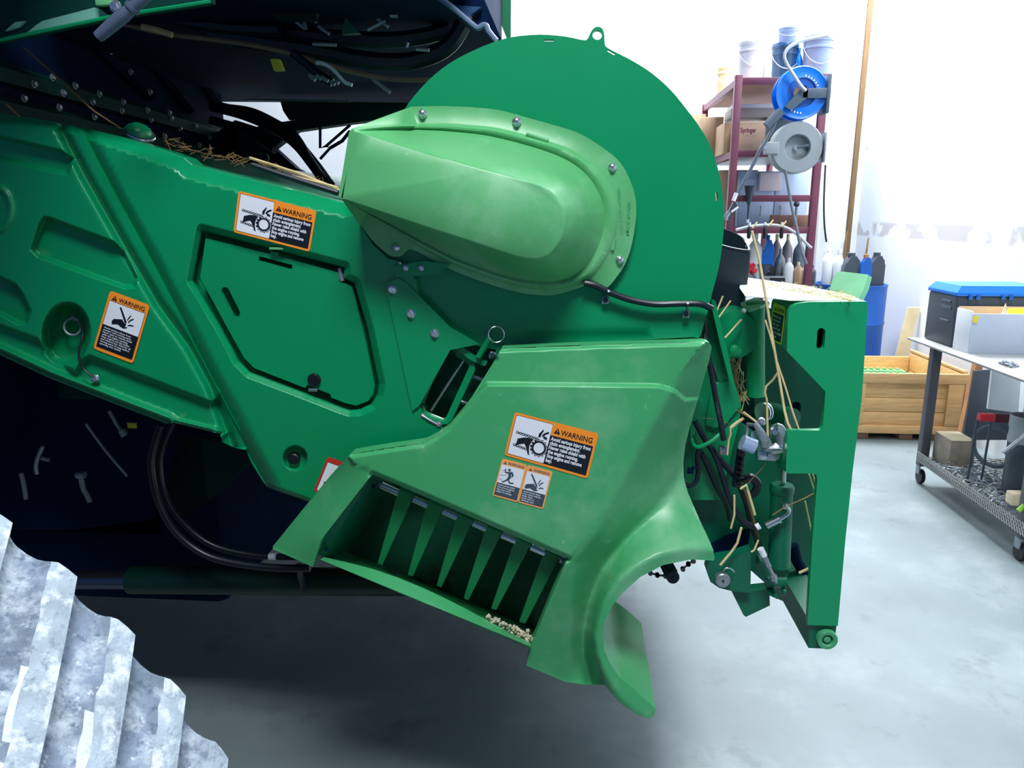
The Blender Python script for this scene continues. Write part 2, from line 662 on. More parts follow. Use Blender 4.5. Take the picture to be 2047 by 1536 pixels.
M['wallp'] = wall_mat()
tag(MB().box((-9, -4.5, -0.1), (XR + 0.2, YB + 0.2, 0)).build('floor', M['concrete']), kind='structure', label='polished grey concrete workshop floor')
tag(MB().box((-9, YB, 0), (XR + 0.2, YB + 0.15, ZC)).build('wall_back', M['wall']), kind='structure', label='white back wall behind the storage rack')
tag(MB().box((XR, -4.5, 0), (XR + 0.15, YB, ZC)).build('wall_right', M['wallp']), kind='structure', label='white patched wallboard behind the steel cart')
tag(MB().box((-9, -4.5, ZC), (XR + 0.2, YB + 0.2, ZC + 0.1)).build('ceiling', M['ceil']), kind='structure', label='grey workshop ceiling')
M['woodtrim'] = mat('tan_wood_strip', (112, 86, 54), 0.7, var=0.2, scale=10, stretch=(6, 6, 0.5))
# white boxed column beside the rack, wooden strip in the corner
tag(MB().box((2.19, 7.05, 0), (2.43, YB - 0.002, ZC - 0.002), 0.01).build('trim_1', M['wall']), kind='structure', label='white boxed column between the rack and the corner')
tag(MB().box((2.437, 7.03, 0), (2.477, 7.07, ZC - 0.002), 0.004).build('trim_2', M['woodtrim']), kind='structure', label='thin tan wooden strip standing in the room corner')

# ================================================================ FEEDER HOUSE
FH = thing('feeder_house', 'big green feeder house with round drum shield, access door and discharge shroud', 'feeder house', (0.0, 2.1, 0.6))
Y0 = 1.475

# ---- body box behind the panels (its outline swept across the machine)
body = [(-60, 250), (150, 270), (380, 335), (690, 400), (850, 240), (1000, 110), (1130, 90), (1290, 150), (1390, 260), (1430, 380), (1425, 520), (1390, 660),
        (1360, 900), (1340, 1090), (1240, 1100), (1100, 1090), (960, 1010), (800, 960), (640, 1000), (535, 965), (470, 870), (330, 825), (-60, 660)]
bp = P(*np.array(body, float).T, np.full(len(body), 1.60))
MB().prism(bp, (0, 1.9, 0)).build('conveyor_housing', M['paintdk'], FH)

# ---- left chain cover with pressed recesses
lc = [(-60, 224), (0, 229), (60, 236), (150, 252), (160, 262), (180, 300), (232, 398), (302, 526), (376, 668), (440, 788), (480, 862), (492, 900), (470, 896),
      (444, 884), (440, 868), (348, 846), (334, 848), (240, 812), (100, 757), (0, 710), (-60, 686)]
rec1 = [(-70, 258), (0, 274), (120, 302), (146, 318), (134, 346), (108, 342), (0, 316), (-70, 300)]
rec2 = [(88, 436), (100, 438), (228, 486), (248, 506), (274, 556), (268, 572), (250, 574), (78, 512), (64, 498), (80, 450)]
rec3 = [(-70, 536), (0, 556), (30, 570), (44, 590), (59, 622), (52, 646), (36, 646), (0, 626), (-70, 602)]
low = [(-70, 622), (0, 650), (74, 678), (95, 705), (150, 745), (165, 720), (178, 712), (414, 802), (426, 806), (440, 790), (500, 900), (440, 900), (300, 860), (-70, 720)]
hol = circ(132, 668, 42, 24, 57, 0.1)
boss = circ(-10, 418, 31, 22, 44)
gro = [(122, 258), (170, 352), (248, 490), (318, 610), (378, 692), (420, 770), (466, 896)]


def lc_depth(x, y):
    d = np.full(len(x), 1.462)
    for pl, dep, bl in ((rec1, 0.022, 9), (rec2, 0.026, 10), (rec3, 0.026, 10), (low, 0.020, 8)):
        d += dep * sstep(sd(pl, x, y) / bl + 0.5)
    d += 0.062 * sstep((sd(hol, x, y) + 9) / 16)
    d -= 0.007 * np.exp(-(sd(boss, x, y) / 7) ** 2)
    # groove along the diagonal joint and the shoulder beyond it
    dg = dline(gro, x, y)
    d += 0.022 * np.exp(-(dg / 9) ** 2)
    top = [(-60, 224), (0, 229), (60, 236), (150, 252)]
    d += 0.03 * np.clip(1 - dline(top, x, y) / 18, 0, 1) ** 1.5
    bot = [(-60, 686), (0, 710), (100, 757), (240, 812), (334, 848)]
    db = dline(bot, x, y)
    d -= 0.020 * np.exp(-((db - 13) / 7) ** 2)
    d += 0.022 * np.clip(1 - db / 9, 0, 1) ** 1.3
    bot2 = [(348, 846), (440, 868)]
    d -= 0.014 * np.exp(-((dline(bot2, x, y) - 6) / 4) ** 2)
    d -= 0.016 * np.exp(-(dline([(428, 868), (434, 878)], x, y) / 8) ** 2)
    return d


relief('chain_cover', lc, lc_depth, M['paint'], FH, step=2.7, k=3, fine=[rec1, rec2, rec3, low, hol, boss, gro + gro[::-1], [(-60, 672), (0, 697), (100, 744), (240, 800), (334, 836), (440, 866), (334, 836), (240, 800), (100, 744), (0, 697)]], band=13, skirt=0.06)
# inner face of the latch hole
cc = P(132, 690, 1.535)
lk = MB()
lk.ring(P(145, 654, 1.50), 0.017, 0.0025, (0.2, -1, 0.1))
lk.tube(P(np.array([134, 145, 156]), np.array([640, 634, 640]), np.array([1.502, 1.495, 1.50])), 0.003)
lk.build('pull_ring', M['steel'], FH)
MB().tube(P(np.array([160, 165, 160, 158, 168, 186]), np.array([644, 668, 694, 716, 738, 755]), np.array([1.49, 1.46, 1.452, 1.452, 1.455, 1.452])), 0.0022, 6, smooth=5).build('lanyard', M['black'], FH)
MB().bolt(P(190, 757, 1.47), 0.0065, (0.2, -1, 0.25)).build('bolt', M['chrome'], FH)

# ---- right side shield with the access hatch
rc = [(158, 256), (200, 263), (252, 276), (330, 300), (368, 314), (384, 328), (470, 350), (560, 372), (690, 406), (702, 426), (745, 489), (775, 517), (803, 524), (832, 560), (836, 640), (836, 804),
      (848, 836), (880, 858), (905, 866), (760, 905), (698, 915), (660, 1020), (640, 1012), (533, 974), (505, 930), (486, 888), (440, 800), (376, 678), (302, 536), (232, 408), (180, 310)]
hat = [(404, 461), (688, 535), (686, 556), (708, 566), (735, 660), (757, 768), (754, 790), (742, 808), (720, 818), (700, 820), (684, 815), (600, 782), (500, 744), (478, 722), (440, 650), (386, 561)]
plug = circ(590, 916, 23, 22)
edge_l = [(158, 256), (180, 310), (232, 408), (302, 536), (376, 678), (440, 800), (486, 888), (533, 974)]
edge_t = [(158, 256), (200, 263), (252, 276), (330, 300), (368, 314), (384, 328), (470, 350), (560, 372), (690, 404)]


def rc_depth(x, y):
    d = np.full(len(x), 1.452)
    h = sd(hat, x, y)
    d += 0.016 * np.clip((h + 13) / 12, 0, 1) + 0.05 * sstep((h + 1) / 5)
    d += 0.020 * sstep((sd(plug, x, y) + 3) / 7)
    d += 0.034 * np.clip(1 - dline(edge_l, x, y) / 30, 0, 1) ** 1.6
    et = dline(edge_t, x, y)
    wd = np.interp(x, [160, 300, 420, 700], [20, 30, 32, 30])
    d += 0.040 * np.clip(1 - et / wd, 0, 1) ** 1.1
    d += 0.012 * np.clip(1 - dline([(533, 974), (640, 1012), (660, 1020)], x, y) / 8, 0, 1)
    return d


relief('side_shield', rc, rc_depth, M['paint'], FH, step=2.7, k=3, fine=[hat, plug, edge_l + edge_l[::-1], edge_t + edge_t[::-1]], band=17, skirt=0.05)
door = [(411, 476), (540, 508), (541, 502), (556, 506), (557, 512), (680, 546), (677, 563), (703, 572), (728, 668), (749, 770), (746, 788), (736, 802), (712, 811), (690, 806),
        (662, 795), (660, 788), (614, 770), (610, 776), (508, 736), (488, 716), (448, 644), (400, 555)]
slotA = pill(450, 582, 472, 626, 8)
slotB = [(518, 512), (585, 530), (583, 539), (516, 521)]
dr = plate('access_door', door, 1.472, 0.008, M['paint'], FH, holes=[slotA, slotB])
b = MB()
b.lathe([(0.0135, 0), (0.0135, 0.006), (0.012, 0.009)], P(629, 759, 1.472), (0, -1, 0), 24)
b.box(P(627.5, 752, 1.4625), P(630, 768, 1.461))
b.build('turn_knob', M['black'], dr)
MB().box(P(618, 775, 1.474), P(634, 784, 1.466), 0.002).build('latch_tongue', M['chrome'], dr)
g = MB()
g.box(P(542, 494, 1.468), P(566, 500, 1.455), 0.002)
g.build('hinge_tab', M['flange'], dr)
MB().tube(P(np.array([679, 684]), np.array([536, 562]), np.array([1.475, 1.475])), 0.005).build('hinge_pin', M['steel'], dr)
pl = MB().lathe([(0.0125, 0), (0.0125, 0.010), (0.010, 0.013)], P(590, 915, 1.474), (0, -1, 0), 20)
pl.build('rubber_plug', M['black'], FH)

# ---- round drum shield
arc = [(800, 240), (816, 207), (856, 161), (898, 127), (942, 103), (985, 85), (1024, 74), (1079, 69), (1130, 73), (1165, 80), (1174, 78), (1180, 66), (1186, 57), (1195, 53), (1204, 57), (1208, 68), (1209, 84),
       (1215, 96), (1258, 118), (1300, 144), (1340, 179), (1373, 219), (1400, 256), (1420, 292), (1436, 340), (1444, 385), (1447, 420), (1446, 470), (1438, 530), (1424, 585), (1414, 625), (1402, 668)]
arc = [tuple(p) for p in spline(arc, 3)]
dp = arc + [(1396, 676), (1384, 674), (1300, 679), (1190, 684), (1004, 697), (960, 800), (900, 868), (850, 852), (834, 842), (822, 822), (790, 680), (767, 566), (740, 460), (760, 340)]
win = [(897, 669), (930, 682), (957, 692), (992, 699), (985, 730), (965, 762), (934, 808), (900, 852), (884, 850), (844, 828), (838, 812), (894, 682)]


def dp_depth(x, y):
    d = np.full(len(x), Y0)
    d += 0.006 * np.exp(-(dline([(990, 690), (1405, 668)], x, y) / 14) ** 2)
    return d


relief('drum_shield', dp, dp_depth, M['paint'], FH, step=22, ostep=10, holes=[circ(1194, 70, 9.5, 18), win, rrect(1087, 79, 1107, 82.5, 1.5), pill(1216, 101, 1228, 108, 2.2), pill(1432, 386, 1433.5, 400, 2.2)], skirt=0.012)
# weld seams / overlapped plate edges on the shield
sp = [(770, 566), (798, 556), (812, 566), (858, 612), (900, 655), (960, 688), (900, 700), (838, 812), (824, 822)]
plate('mount_plate', sp, 1.447, 0.006, M['paint'], FH)
plate('tab_plate', [(786, 532), (844, 522), (900, 528), (880, 548), (790, 555)], 1.449, 0.005, M['paint'], FH)
for x, y, r in ((784, 579, .0068), (821, 628, .0068), (869, 667, .0068)):
    MB().bolt(P(x, y, 1.447), r).build('bolt', M['chrome'], FH)
for x, y, r in ((811, 536, .0042), (842, 536, .0042)):
    MB().bolt(P(x, y, 1.447), r).build('bolt', M['chrome'], FH)
MB().lathe([(0.003, 0), (0.003, 0.004), (0.001, .005)], P(800, 526, 1.449), (0, -1, 0), 8).build('rivet', M['chrome'], FH)

# ---- bulged drive cover
fl = [(698, 262), (704, 257), (712, 254), (760, 236), (815, 216), (828, 213), (890, 212), (952, 215), (1002, 221), (1050, 234), (1100, 248), (1152, 264), (1190, 285), (1228, 313), (1246, 334), (1257, 355), (1266, 378), (1271, 402),
      (1272, 430), (1269, 456), (1264, 484), (1257, 510), (1246, 534), (1234, 552), (1215, 574), (1203, 570), (1190, 561), (1171, 570), (1133, 584), (1095, 591), (1047, 587), (999, 575), (952, 559), (904, 540), (860, 517), (836, 504), (815, 498),
      (808, 508), (799, 513), (786, 513), (777, 510), (748, 485), (715, 443), (683, 399), (677, 392)]
b1 = [(716, 257), (777, 251), (840, 249), (904, 249), (983, 256), (1022, 264), (1063, 275), (1126, 294), (1152, 307), (1174, 323), (1196, 342), (1212, 364), (1226, 390), (1234, 418), (1234, 444), (1231, 466), (1218, 504), (1190, 545),
      (1165, 561), (1131, 574), (1095, 580), (1049, 576), (1002, 564), (955, 548), (905, 528), (850, 500), (800, 468), (740, 432), (690, 400), (684, 394), (704, 268)]
b2 = [(722, 262), (800, 258), (880, 260), (960, 268), (1040, 286), (1110, 309), (1150, 330), (1180, 358), (1200, 392), (1208, 426), (1206, 460), (1194, 498), (1170, 535), (1135, 558), (1096, 565), (1052, 562), (1005, 551), (958, 535), (905, 515), (840, 482), (780, 450), (720, 418), (690, 397), (708, 272)]
b3 = [(712, 264), (780, 284), (860, 307), (936, 330), (1000, 347), (1063, 365), (1082, 371), (1096, 378), (1108, 388), (1118, 403), (1125, 416), (1128, 432), (1128, 450), (1124, 470), (1117, 486), (1108, 499), (1098, 509), (1086, 515), (1072, 518), (1056, 518), (1025, 511), (930, 480), (841, 451), (760, 423), (682, 396)]


hmax = 0.135


def ring_of(c, anchors, counts=(40, 70, 70, 60, 14)):
    """points round a contour, matched from ring to ring at five anchor points"""
    c = [tuple(map(float, q_)) for q_ in c]
    idx = [min(range(len(c)), key=lambda i: (c[i][0] - a_[0]) ** 2 + (c[i][1] - a_[1]) ** 2) for a_ in anchors]
    out_ = []
    for k_, n_ in enumerate(counts):
        i, j = idx[k_], idx[(k_ + 1) % 5]
        seg_ = c[i:j + 1] if j > i else c[i:] + c[:j + 1]
        seg_ = spline(np.array(seg_), 6) if k_ < 4 else np.array(seg_)
        L_ = np.concatenate([[0], np.cumsum(np.hypot(*np.diff(seg_, axis=0).T))])
        t_ = np.linspace(0, L_[-1], n_, endpoint=False)
        out_ += list(np.stack([np.interp(t_, L_, seg_[:, 0]), np.interp(t_, L_, seg_[:, 1])], -1))
    return np.array(out_)


fr_ = ring_of(fl, ((704, 257), (890, 212), (1272, 430), (1047, 587), (680, 396)))
r1 = ring_of([(707, 260)] + b1[:-2] + [(684, 395), (705, 262)], ((707, 260), (904, 249), (1234, 444), (1049, 576), (684, 395)))
r2 = ring_of([(709, 263)] + b2[:-1] + [(685, 396), (707, 266)], ((709, 263), (880, 260), (1208, 426), (1052, 562), (685, 396)))
r3 = ring_of(b3, ((712, 264), (860, 307), (1128, 432), (1056, 518), (682, 396)))
n_ = len(fr_)
ta = np.arange(n_)
wl_ = np.where(ta < 40, np.clip(1 - ta / 26, 0, 1), np.where((ta >= 180) & (ta < 240), np.clip(1 - (240 - ta) / 9.0, 0, 1), np.where(ta >= 240, 1.0, 0.0)))
c3 = r3.mean(0)
r3i = r3 + np.array([(q_ - c3) * -1 for q_ in r3]) / (np.hypot(*(r3 - c3).T)[:, None] + 1e-6) * 4.0
mixr = lambda p_, q_, t_: p_ + (q_ - p_) * t_
rings = [(fr_, 0.0), (mixr(fr_, r1, .92), 0.001), (r1, 0.004), (mixr(r1, r2, .35), 0.013), (mixr(r1, r2, .65), 0.013), (r2, 0.008), (mixr(r2, r3, .07), 0.012),
         (mixr(r2, r3, .35), 0.051), (mixr(r2, r3, .68), 0.094), (mixr(r2, r3, .96), 0.1285), (r3, 0.1325), (r3i, hmax)]
cvm = MB()
vv_ = []
for q_, h_ in rings:
    hh_ = h_ * (1 - wl_) + hmax * wl_
    vv_.append(P(q_[:, 0], q_[:, 1], Y0 - 0.016 - hh_))
back_ = vv_[0] + np.array([0, 0.012, 0])
vv_ = [back_] + vv_
R_ = len(vv_)
cvm.add(np.concatenate(vv_), [(i * n_ + j, i * n_ + (j + 1) % n_, (i + 1) * n_ + (j + 1) % n_, (i + 1) * n_ + j) for i in range(R_ - 1) for j in range(n_)] + [tuple((R_ - 1) * n_ + j for j in range(n_))])
dc = cvm.build('drive_cover', M['flange'], FH, angle=50)
for x, y, r in ((845, 228, .0062), (1033, 244, .0062), (1224, 335, .0055), (1239, 520, .0055), (791, 495, .0055)):
    b = MB()
    b.lathe([(r * 1.4, 0), (r * 1.4, r * .3), (r * 1.15, r * .5), (r, r * 1.2), (r * .6, r * 1.5)], P(x, y, Y0 - 0.017), (0, -1, 0), 14)
    b.build('bolt', M['chrome'], dc)
for pts in ([(1052, 268), (1096, 282)], [(1228, 478), (1224, 500)]):
    MB().tube(P(*np.array(pts, float).T, np.full(2, Y0 - 0.019)), 0.004, 8).build('locating_rib', M['flange'], dc)


def on_y(Y):
    return lambda q, e: P(q[:, 0], q[:, 1], np.full(len(q), Y - e))


em = Print(100, 12, [(1261, 475), (1264, 392), (1254, 390), (1250, 474)], on_y(Y0 - 0.0185))
em.text('MADE IN USA', 8, 10, 10, 0, 0, width=80, bold=0.01)
em.done('moulded_lettering', [M['plastic']], dc)
em = Print(100, 12, [(1248, 470), (1243, 372), (1230, 362), (1240, 470)], on_y(Y0 - 0.0185))
em.text('HXE171516 / >LLDPE<', 4, 9, 8, 0, 0, width=88, bold=0.01)
em.done('moulded_lettering', [M['plastic']], dc)

# ---- wiring along the shield
ho = MB()
ho.tube(P(np.array([1168, 1190, 1222, 1262, 1310, 1360, 1400, 1424]), np.array([566, 571, 586, 600, 608, 607, 608, 618]), np.full(8, 1.455)), 0.0062, 8, smooth=10)
hs_ = ho.build('wiring_loom', M['hose'], FH)
for x, y, x2, y2 in ((1210, 600, 1217, 582), (1371, 628, 1375, 606)):
    c = MB()
    c.box(P(x - 7, y - 8, 1.472), P(x + 7, y + 8, 1.464), 0.001)
    c.lathe([(0.005, 0), (0.005, 0.004)], P(x, y, 1.464), (0, -1, 0), 12, m=1)
    c.tube(P(np.array([x + 2, x2]), np.array([y - 8, y2]), np.array([1.466, 1.448])), 0.0025, m=0)
    c.build('cable_clip', [M['steel'], M['black']], hs_)

# ---- latch window: bent frame, gas spring, stand-offs, pull pin
bx = MB()
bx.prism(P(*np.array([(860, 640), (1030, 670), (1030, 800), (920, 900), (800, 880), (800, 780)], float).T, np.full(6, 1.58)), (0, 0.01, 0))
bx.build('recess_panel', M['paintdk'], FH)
lf = MB()
fr = [(842, 812), (846, 826), (862, 834), (884, 843), (893, 842), (899, 836), (920, 790), (944, 738), (944, 728), (938, 720), (918, 708), (912, 698), (900, 686), (893, 684), (888, 692), (868, 740), (842, 804)]
lf.tube(P(*np.array(fr, float).T, np.full(len(fr), 1.47)), 0.0045, 6, flat=1.8)
lfo = lf.build('latch_frame', M['paint'], FH)
MB().tube(P(np.array([928, 862]), np.array([719, 821]), np.array([1.485, 1.485])), 0.0034, 10).build('latch_rod', M['chrome'], lfo)
for a, b_ in (((936, 749), (965, 760)), ((914, 800), (936, 808))):
    s = MB()
    q = P(*np.array([a, b_], float).T, np.array([1.51, 1.51]))
    s.tube(q, 0.0042, 10)
    s.lathe([(0.0075, 0), (0.0075, 0.005)], q[0], q[0] - q[1], 6)
    s.build('stand_off', M['chrome'], lfo)
s = MB()
s.tube(P(np.array([979, 957]), np.array([676, 714]), np.array([1.448, 1.452])), 0.0066, 12)
s.prism(P(*np.array([(916, 700), (924, 694), (950, 712), (974, 724), (970, 732), (962, 730), (940, 720)], float).T, np.full(7, 1.458)), (0, 0.012, 0))
s.build('pull_pin', M['paint'], lfo)
MB().ring(P(992, 669, 1.445), 0.0155, 0.0012, (0.2, -1, 0.15)).build('key_ring', M['chrome'], lfo)
MB().bolt(P(984, 711, 1.475), 0.006, (0.3, -1, 0.2)).build('bolt', M['chrome'], lfo)
s = MB()
s.tube(P(np.array([843, 855, 878]), np.array([830, 838, 851]), np.array([1.452, 1.450, 1.452])), 0.0028)
s.bolt(P(877, 849, 1.455), 0.005)
s.bolt(P(845, 831, 1.455), 0.0045)
s.build('latch_bolt', M['steel'], lfo)

# ---- discharge shroud
ch = [(1002, 697), (1100, 692), (1200, 689), (1300, 686), (1408, 683), (1418, 685), (1423, 693), (1418, 720), (1405, 765), (1392, 810), (1380, 850), (1370, 890), (1366, 925), (1367, 955), (1375, 985), (1390, 1020), (1405, 1055), (1419, 1083), (1426, 1100), (1427, 1121),
      (1381, 1119), (1326, 1130), (1280, 1154), (1246, 1185), (1225, 1210), (1210, 1240), (1205, 1271), (1208, 1301), (1219, 1326), (1240, 1356), (1274, 1384), (1311, 1418),
      (1308, 1430), (1298, 1438), (1277, 1430), (1246, 1411), (1222, 1387), (1208, 1370), (1167, 1369), (1130, 1364), (1090, 1347), (1052, 1331), (1060, 1293), (1070, 1272), (1100, 1198), (1134, 1118),
      (1040, 1077), (946, 1036), (840, 990), (752, 951), (744, 950), (738, 956), (690, 1018), (642, 1080), (634, 1105), (625, 1134), (590, 1118), (545, 1098), (546, 1092), (600, 1025), (660, 952), (694, 914), (702, 908), (767, 897), (845, 886), (871, 873), (894, 856), (935, 807), (966, 758), (990, 719)]
YC = 1.365
lines = [
    [(1348, 772, 0), (1290, 875, 0), (1236, 976, 0), (1190, 1066, 0), (1146, 1118, .002)],
    [(1366, 940, .112), (1340, 985, .098), (1300, 1030, .074), (1245, 1085, .054), (1205, 1140, .052), (1182, 1200, .058), (1171, 1265, .066), (1172, 1310, .074), (1186, 1370, .085)],
    [(1427, 1099, .03), (1392, 1096, .012), (1357, 1098, 0), (1314, 1108, -.012), (1271, 1130, -.022), (1234, 1160, -.03), (1210, 1194, -.033), (1191, 1237, -.033), (1184, 1275, -.031), (1190, 1312, -.03), (1206, 1354, -.031), (1242, 1400, -.035), (1298, 1438, -.038)],
    [(1427, 1121, .034), (1381, 1119, .012), (1326, 1130, -.004), (1280, 1154, -.016), (1246, 1185, -.024), (1225, 1210, -.028), (1210, 1240, -.03), (1205, 1271, -.029), (1208, 1301, -.028), (1219, 1326, -.027), (1240, 1356, -.028), (1274, 1384, -.031), (1311, 1418, -.035)],
    [(1366, 930, .112), (1370, 965, .11), (1385, 1010, .095), (1405, 1055, .066), (1426, 1098, .03)],
    [(1423, 693, .03), (1405, 765, .05), (1380, 850, .085), (1366, 925, .11)],
    [(1380, 690, 0), (1365, 740, 0), (1348, 772, 0)],
    [(1146, 1118, .004), (1146, 1180, .020), (1143, 1250, .035), (1134, 1364, .056)],
    [(1134, 1120, .003), (1100, 1198, .018), (1060, 1295, .038), (1053, 1330, .045)],
    [(1052, 1331, .045), (1092, 1348, .050), (1132, 1364, .056)],
    [(697, 914, .010), (650, 966, .045), (600, 1028, .062), (546, 1096, .078)],
    [(745, 950, -.002), (692, 1016, .004), (641, 1082, .012), (627, 1134, .02)],
    [(546, 1098, .078), (590, 1118, .048), (625, 1134, .02)],
    [(700, 908, 0), (767, 897, 0), (845, 886, 0), (894, 856, 0), (966, 758, 0), (1002, 697, 0), (1200, 690, 0), (1390, 684, .0)],
    [(745, 950, 0), (840, 990, 0), (946, 1036, 0), (1134, 1118, .003)],
]
_rb = soap_film(lines, (520, 660, 1456, 1464))
band_top = [(960, 600), (1500, 600), (1500, 790), (1370, 800), (1348, 782), (1320, 773), (1250, 771), (1100, 770), (974, 769), (940, 800), (930, 760)]
mainz = [(690, 905), (900, 850), (980, 700), (1000, 690), (1420, 680), (1345, 770), (1290, 872), (1236, 972), (1190, 1062), (1140, 1118), (950, 1040), (740, 948), (700, 925)]


def ch_depth(x, y):
    d = _rb(x, y)
    m = sd(mainz, x, y)
    d = d * (1 - np.clip(m / 6, 0, 1))
    d += 0.020 * sstep(sd(band_top, x, y) / 9 + 0.4) * np.clip((1420 - x) / 90, 0, 1)
    # rolled outer edges
    d += 0.012 * np.clip(1 - dline([(990, 719), (935, 807), (894, 856), (871, 873), (845, 886), (702, 908)], x, y) / 9, 0, 1) ** 1.5
    d += 0.016 * np.clip(1 - dline([(1002, 697), (1200, 689), (1408, 683)], x, y) / 9, 0, 1) ** 1.5
    d += 0.014 * np.clip(1 - dline([(744, 950), (840, 990), (946, 1036), (1134, 1118)], x, y) / 10, 0, 1) ** 1.5
    return YC + d


_pl = [[(p_[0], p_[1]) for p_ in L] for L in lines]
sh = relief('discharge_shroud', ch, ch_depth, M['plastic'], FH, step=3.6, k=3, ostep=5, fine=[L + L[::-1] for L in _pl] + [band_top], band=13, skirt=0.035, angle=50)
# hook: the arch edge swept back
ar = np.array([(1427, 1121), (1381, 1119), (1326, 1130), (1280, 1154), (1246, 1185), (1225, 1210), (1210, 1240), (1205, 1271), (1208, 1301), (1219, 1326), (1240, 1356), (1274, 1384), (1311, 1418)], float)
ar = spline(ar, 5)
yv = ch_depth(ar[:, 0], ar[:, 1])
a0 = P(ar[:, 0], ar[:, 1], yv + 0.002)
h = MB()
n = len(a0)
rows = [a0]
nrm = np.gradient(a0, axis=0)
nrm = np.stack([nrm[:, 2], 0 * nrm[:, 0], -nrm[:, 0]], -1)
nrm /= np.linalg.norm(nrm, axis=1)[:, None] + 1e-9
cen = a0.mean(0)
sgn = np.sign(((a0 - P(1330, 1270, 1.36)) * nrm).sum(1).mean())
for t in np.linspace(0.15, 1, 6):
    q = a0.copy()
    q[:, 1] = yv + 0.002 + (1.655 - yv) * t
    rows.append(q)
for q in rows[::-1]:
    rows.append(q + nrm * sgn * 0.008)
v = np.concatenate(rows)
R = len(rows)
h.add(v, [(i * n + j, i * n + j + 1, ((i + 1) % R) * n + j + 1, ((i + 1) % R) * n + j) for i in range(R) for j in range(n - 1)] + [tuple(i * n for i in range(R)), tuple(i * n + n - 1 for i in range(R))[::-1]])
h.build('hooked_guard', M['plastic'], sh)
# chute: floor tray, left wall, back wall
tr = MB()
A, B = P(640, 1119, 1.385), P(1060, 1293, 1.385)
A2, B2 = P(690, 1098, 1.62), P(1085, 1262, 1.62)
A3, B3 = P(648, 1122, 1.40), P(1062, 1299, 1.40)
tr.add([A, B, B2, A2, A3, B3, B2 - np.array([0, 0, .02]), A2 - np.array([0, 0, .02])], [(0, 1, 2, 3), (4, 7, 6, 5), (0, 4, 5, 1), (1, 5, 6, 2), (2, 6, 7, 3), (3, 7, 4, 0)])
M['tray'] = mat('soiled_green_tray', (40, 160, 90), 0.5, var=0.1, scale=5, dust=[((60, 62, 62), 0.46, 0.6, 7, 0.85), ((120, 100, 80), 0.6, 0.7, 14, 0.6)])
tr.build('chute_tray', M['tray'], sh)
lp = MB()
ts_ = np.linspace(0, 1, 9)
q0 = P(640 + 420 * ts_, 1119 + 174 * ts_, np.full(9, 1.383))
q1 = P(642 + 416 * ts_, 1118 + 170 * ts_ - 26 * np.sin(ts_ ** 0.8 * math.pi) , np.full(9, 1.41))
lp.add(list(q0) + list(q1) + list(q0 - np.array([0, -.02, .004])), [(i, i + 1, 10 + i, 9 + i) for i in range(8)] + [(i + 1, i, 18 + i, 19 + i) for i in range(8)] + [(9 + i, 10 + i, 19 + i, 18 + i) for i in range(8)])
lp.build('tray_lip', M['plastic'], sh)
wl = MB()
wl.prism(P(*np.array([(742, 953), (640, 1082), (642, 1119), (700, 1100), (760, 1000), (790, 975)], float).T, np.array([1.40, 1.40, 1.40, 1.58, 1.58, 1.58])), (0, 0.02, 0.01))
wl.build('chute_wall', M['paintdk'], sh)
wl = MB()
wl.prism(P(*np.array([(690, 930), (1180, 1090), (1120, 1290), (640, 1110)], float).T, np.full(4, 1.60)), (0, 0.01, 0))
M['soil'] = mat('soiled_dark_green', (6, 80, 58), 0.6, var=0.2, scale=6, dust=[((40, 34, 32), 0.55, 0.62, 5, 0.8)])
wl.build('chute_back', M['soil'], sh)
rod = MB()
rq = P(np.array([758, 1142]), np.array([970, 1124]), np.array([1.425, 1.425]))
rod.tube(rq, 0.0045, 10)
rod.build('fin_rod', M['steel'], sh)
fins = [((797, 979), (827, 993), (764, 1130), (755, 1127)), ((855, 1003), (886, 1016), (825, 1153), (815, 1150)), ((914, 1028), (945, 1041), (882, 1175), (873, 1171)),
        ((972, 1053), (1003, 1066), (936, 1201), (927, 1196)), ((1031, 1075), (1061, 1089), (992, 1220), (982, 1217)), ((1089, 1100), (1119, 1113), (1050, 1247), (1038, 1244))]
M['fin'] = mat('green_rubber_fin', (6, 124, 68), 0.55, var=0.06)
for q in fins:
    f = MB()
    pts = P(*np.array(q, float).T, np.array([1.419, 1.419, 1.44, 1.44]))
    f.prism(pts, (0, 0.006, 0.0015))
    m_ = (pts[0] + pts[1]) / 2 + np.array([0, 0.008, -0.002])
    d = (pts[1] - pts[0]) / 2
    f.tube([m_ - d, m_ + d], 0.0075, 10)
    f.build('fin', M['fin'], sh)
for a, b_ in (((763, 970), (797, 985)), ((827, 997), (855, 1010)), ((886, 1021), (914, 1034)), ((946, 1045), (972, 1057)), ((1003, 1069), (1031, 1081)), ((1061, 1093), (1089, 1105)), ((1120, 1117), (1134, 1124))):
    MB().tube(P(*np.array([a, b_], float).T, np.full(2, 1.424)), 0.0085, 12).build('spacer_sleeve', M['chrome'], sh)
for x, y in ((746, 972), (653, 1098)):
    MB().lathe([(0.004, 0), (0.004, 0.004)], P(x, y, 1.398), (0.6, -1, 0), 8).build('rivet', M['dark'], sh)
# crushed grain left in the tray
ds = MB()
for i in range(150):
    t = rng.random() ** 2.2
    x, y = 1058 - 90 * t + rng.normal(0, 4), 1276 - 44 * t + rng.normal(0, 5)
    c = P(x, y, 1.41 + 0.02 * rng.random())
    r = 0.0022 + 0.003 * rng.random()
    ds.lathe([(r * .5, -r * .5), (r, 0), (r * .5, r * .5)], c, rng.normal(size=3), 5)
M['grain'] = mat('crushed_grain', (205, 195, 170), 0.9, var=0.25, scale=60)
o = ds.build('crushed_grain', M['grain'])
tag(o, 'pale crushed grain dust heaped in the lower corner of the discharge chute', 'grain', kind='stuff')
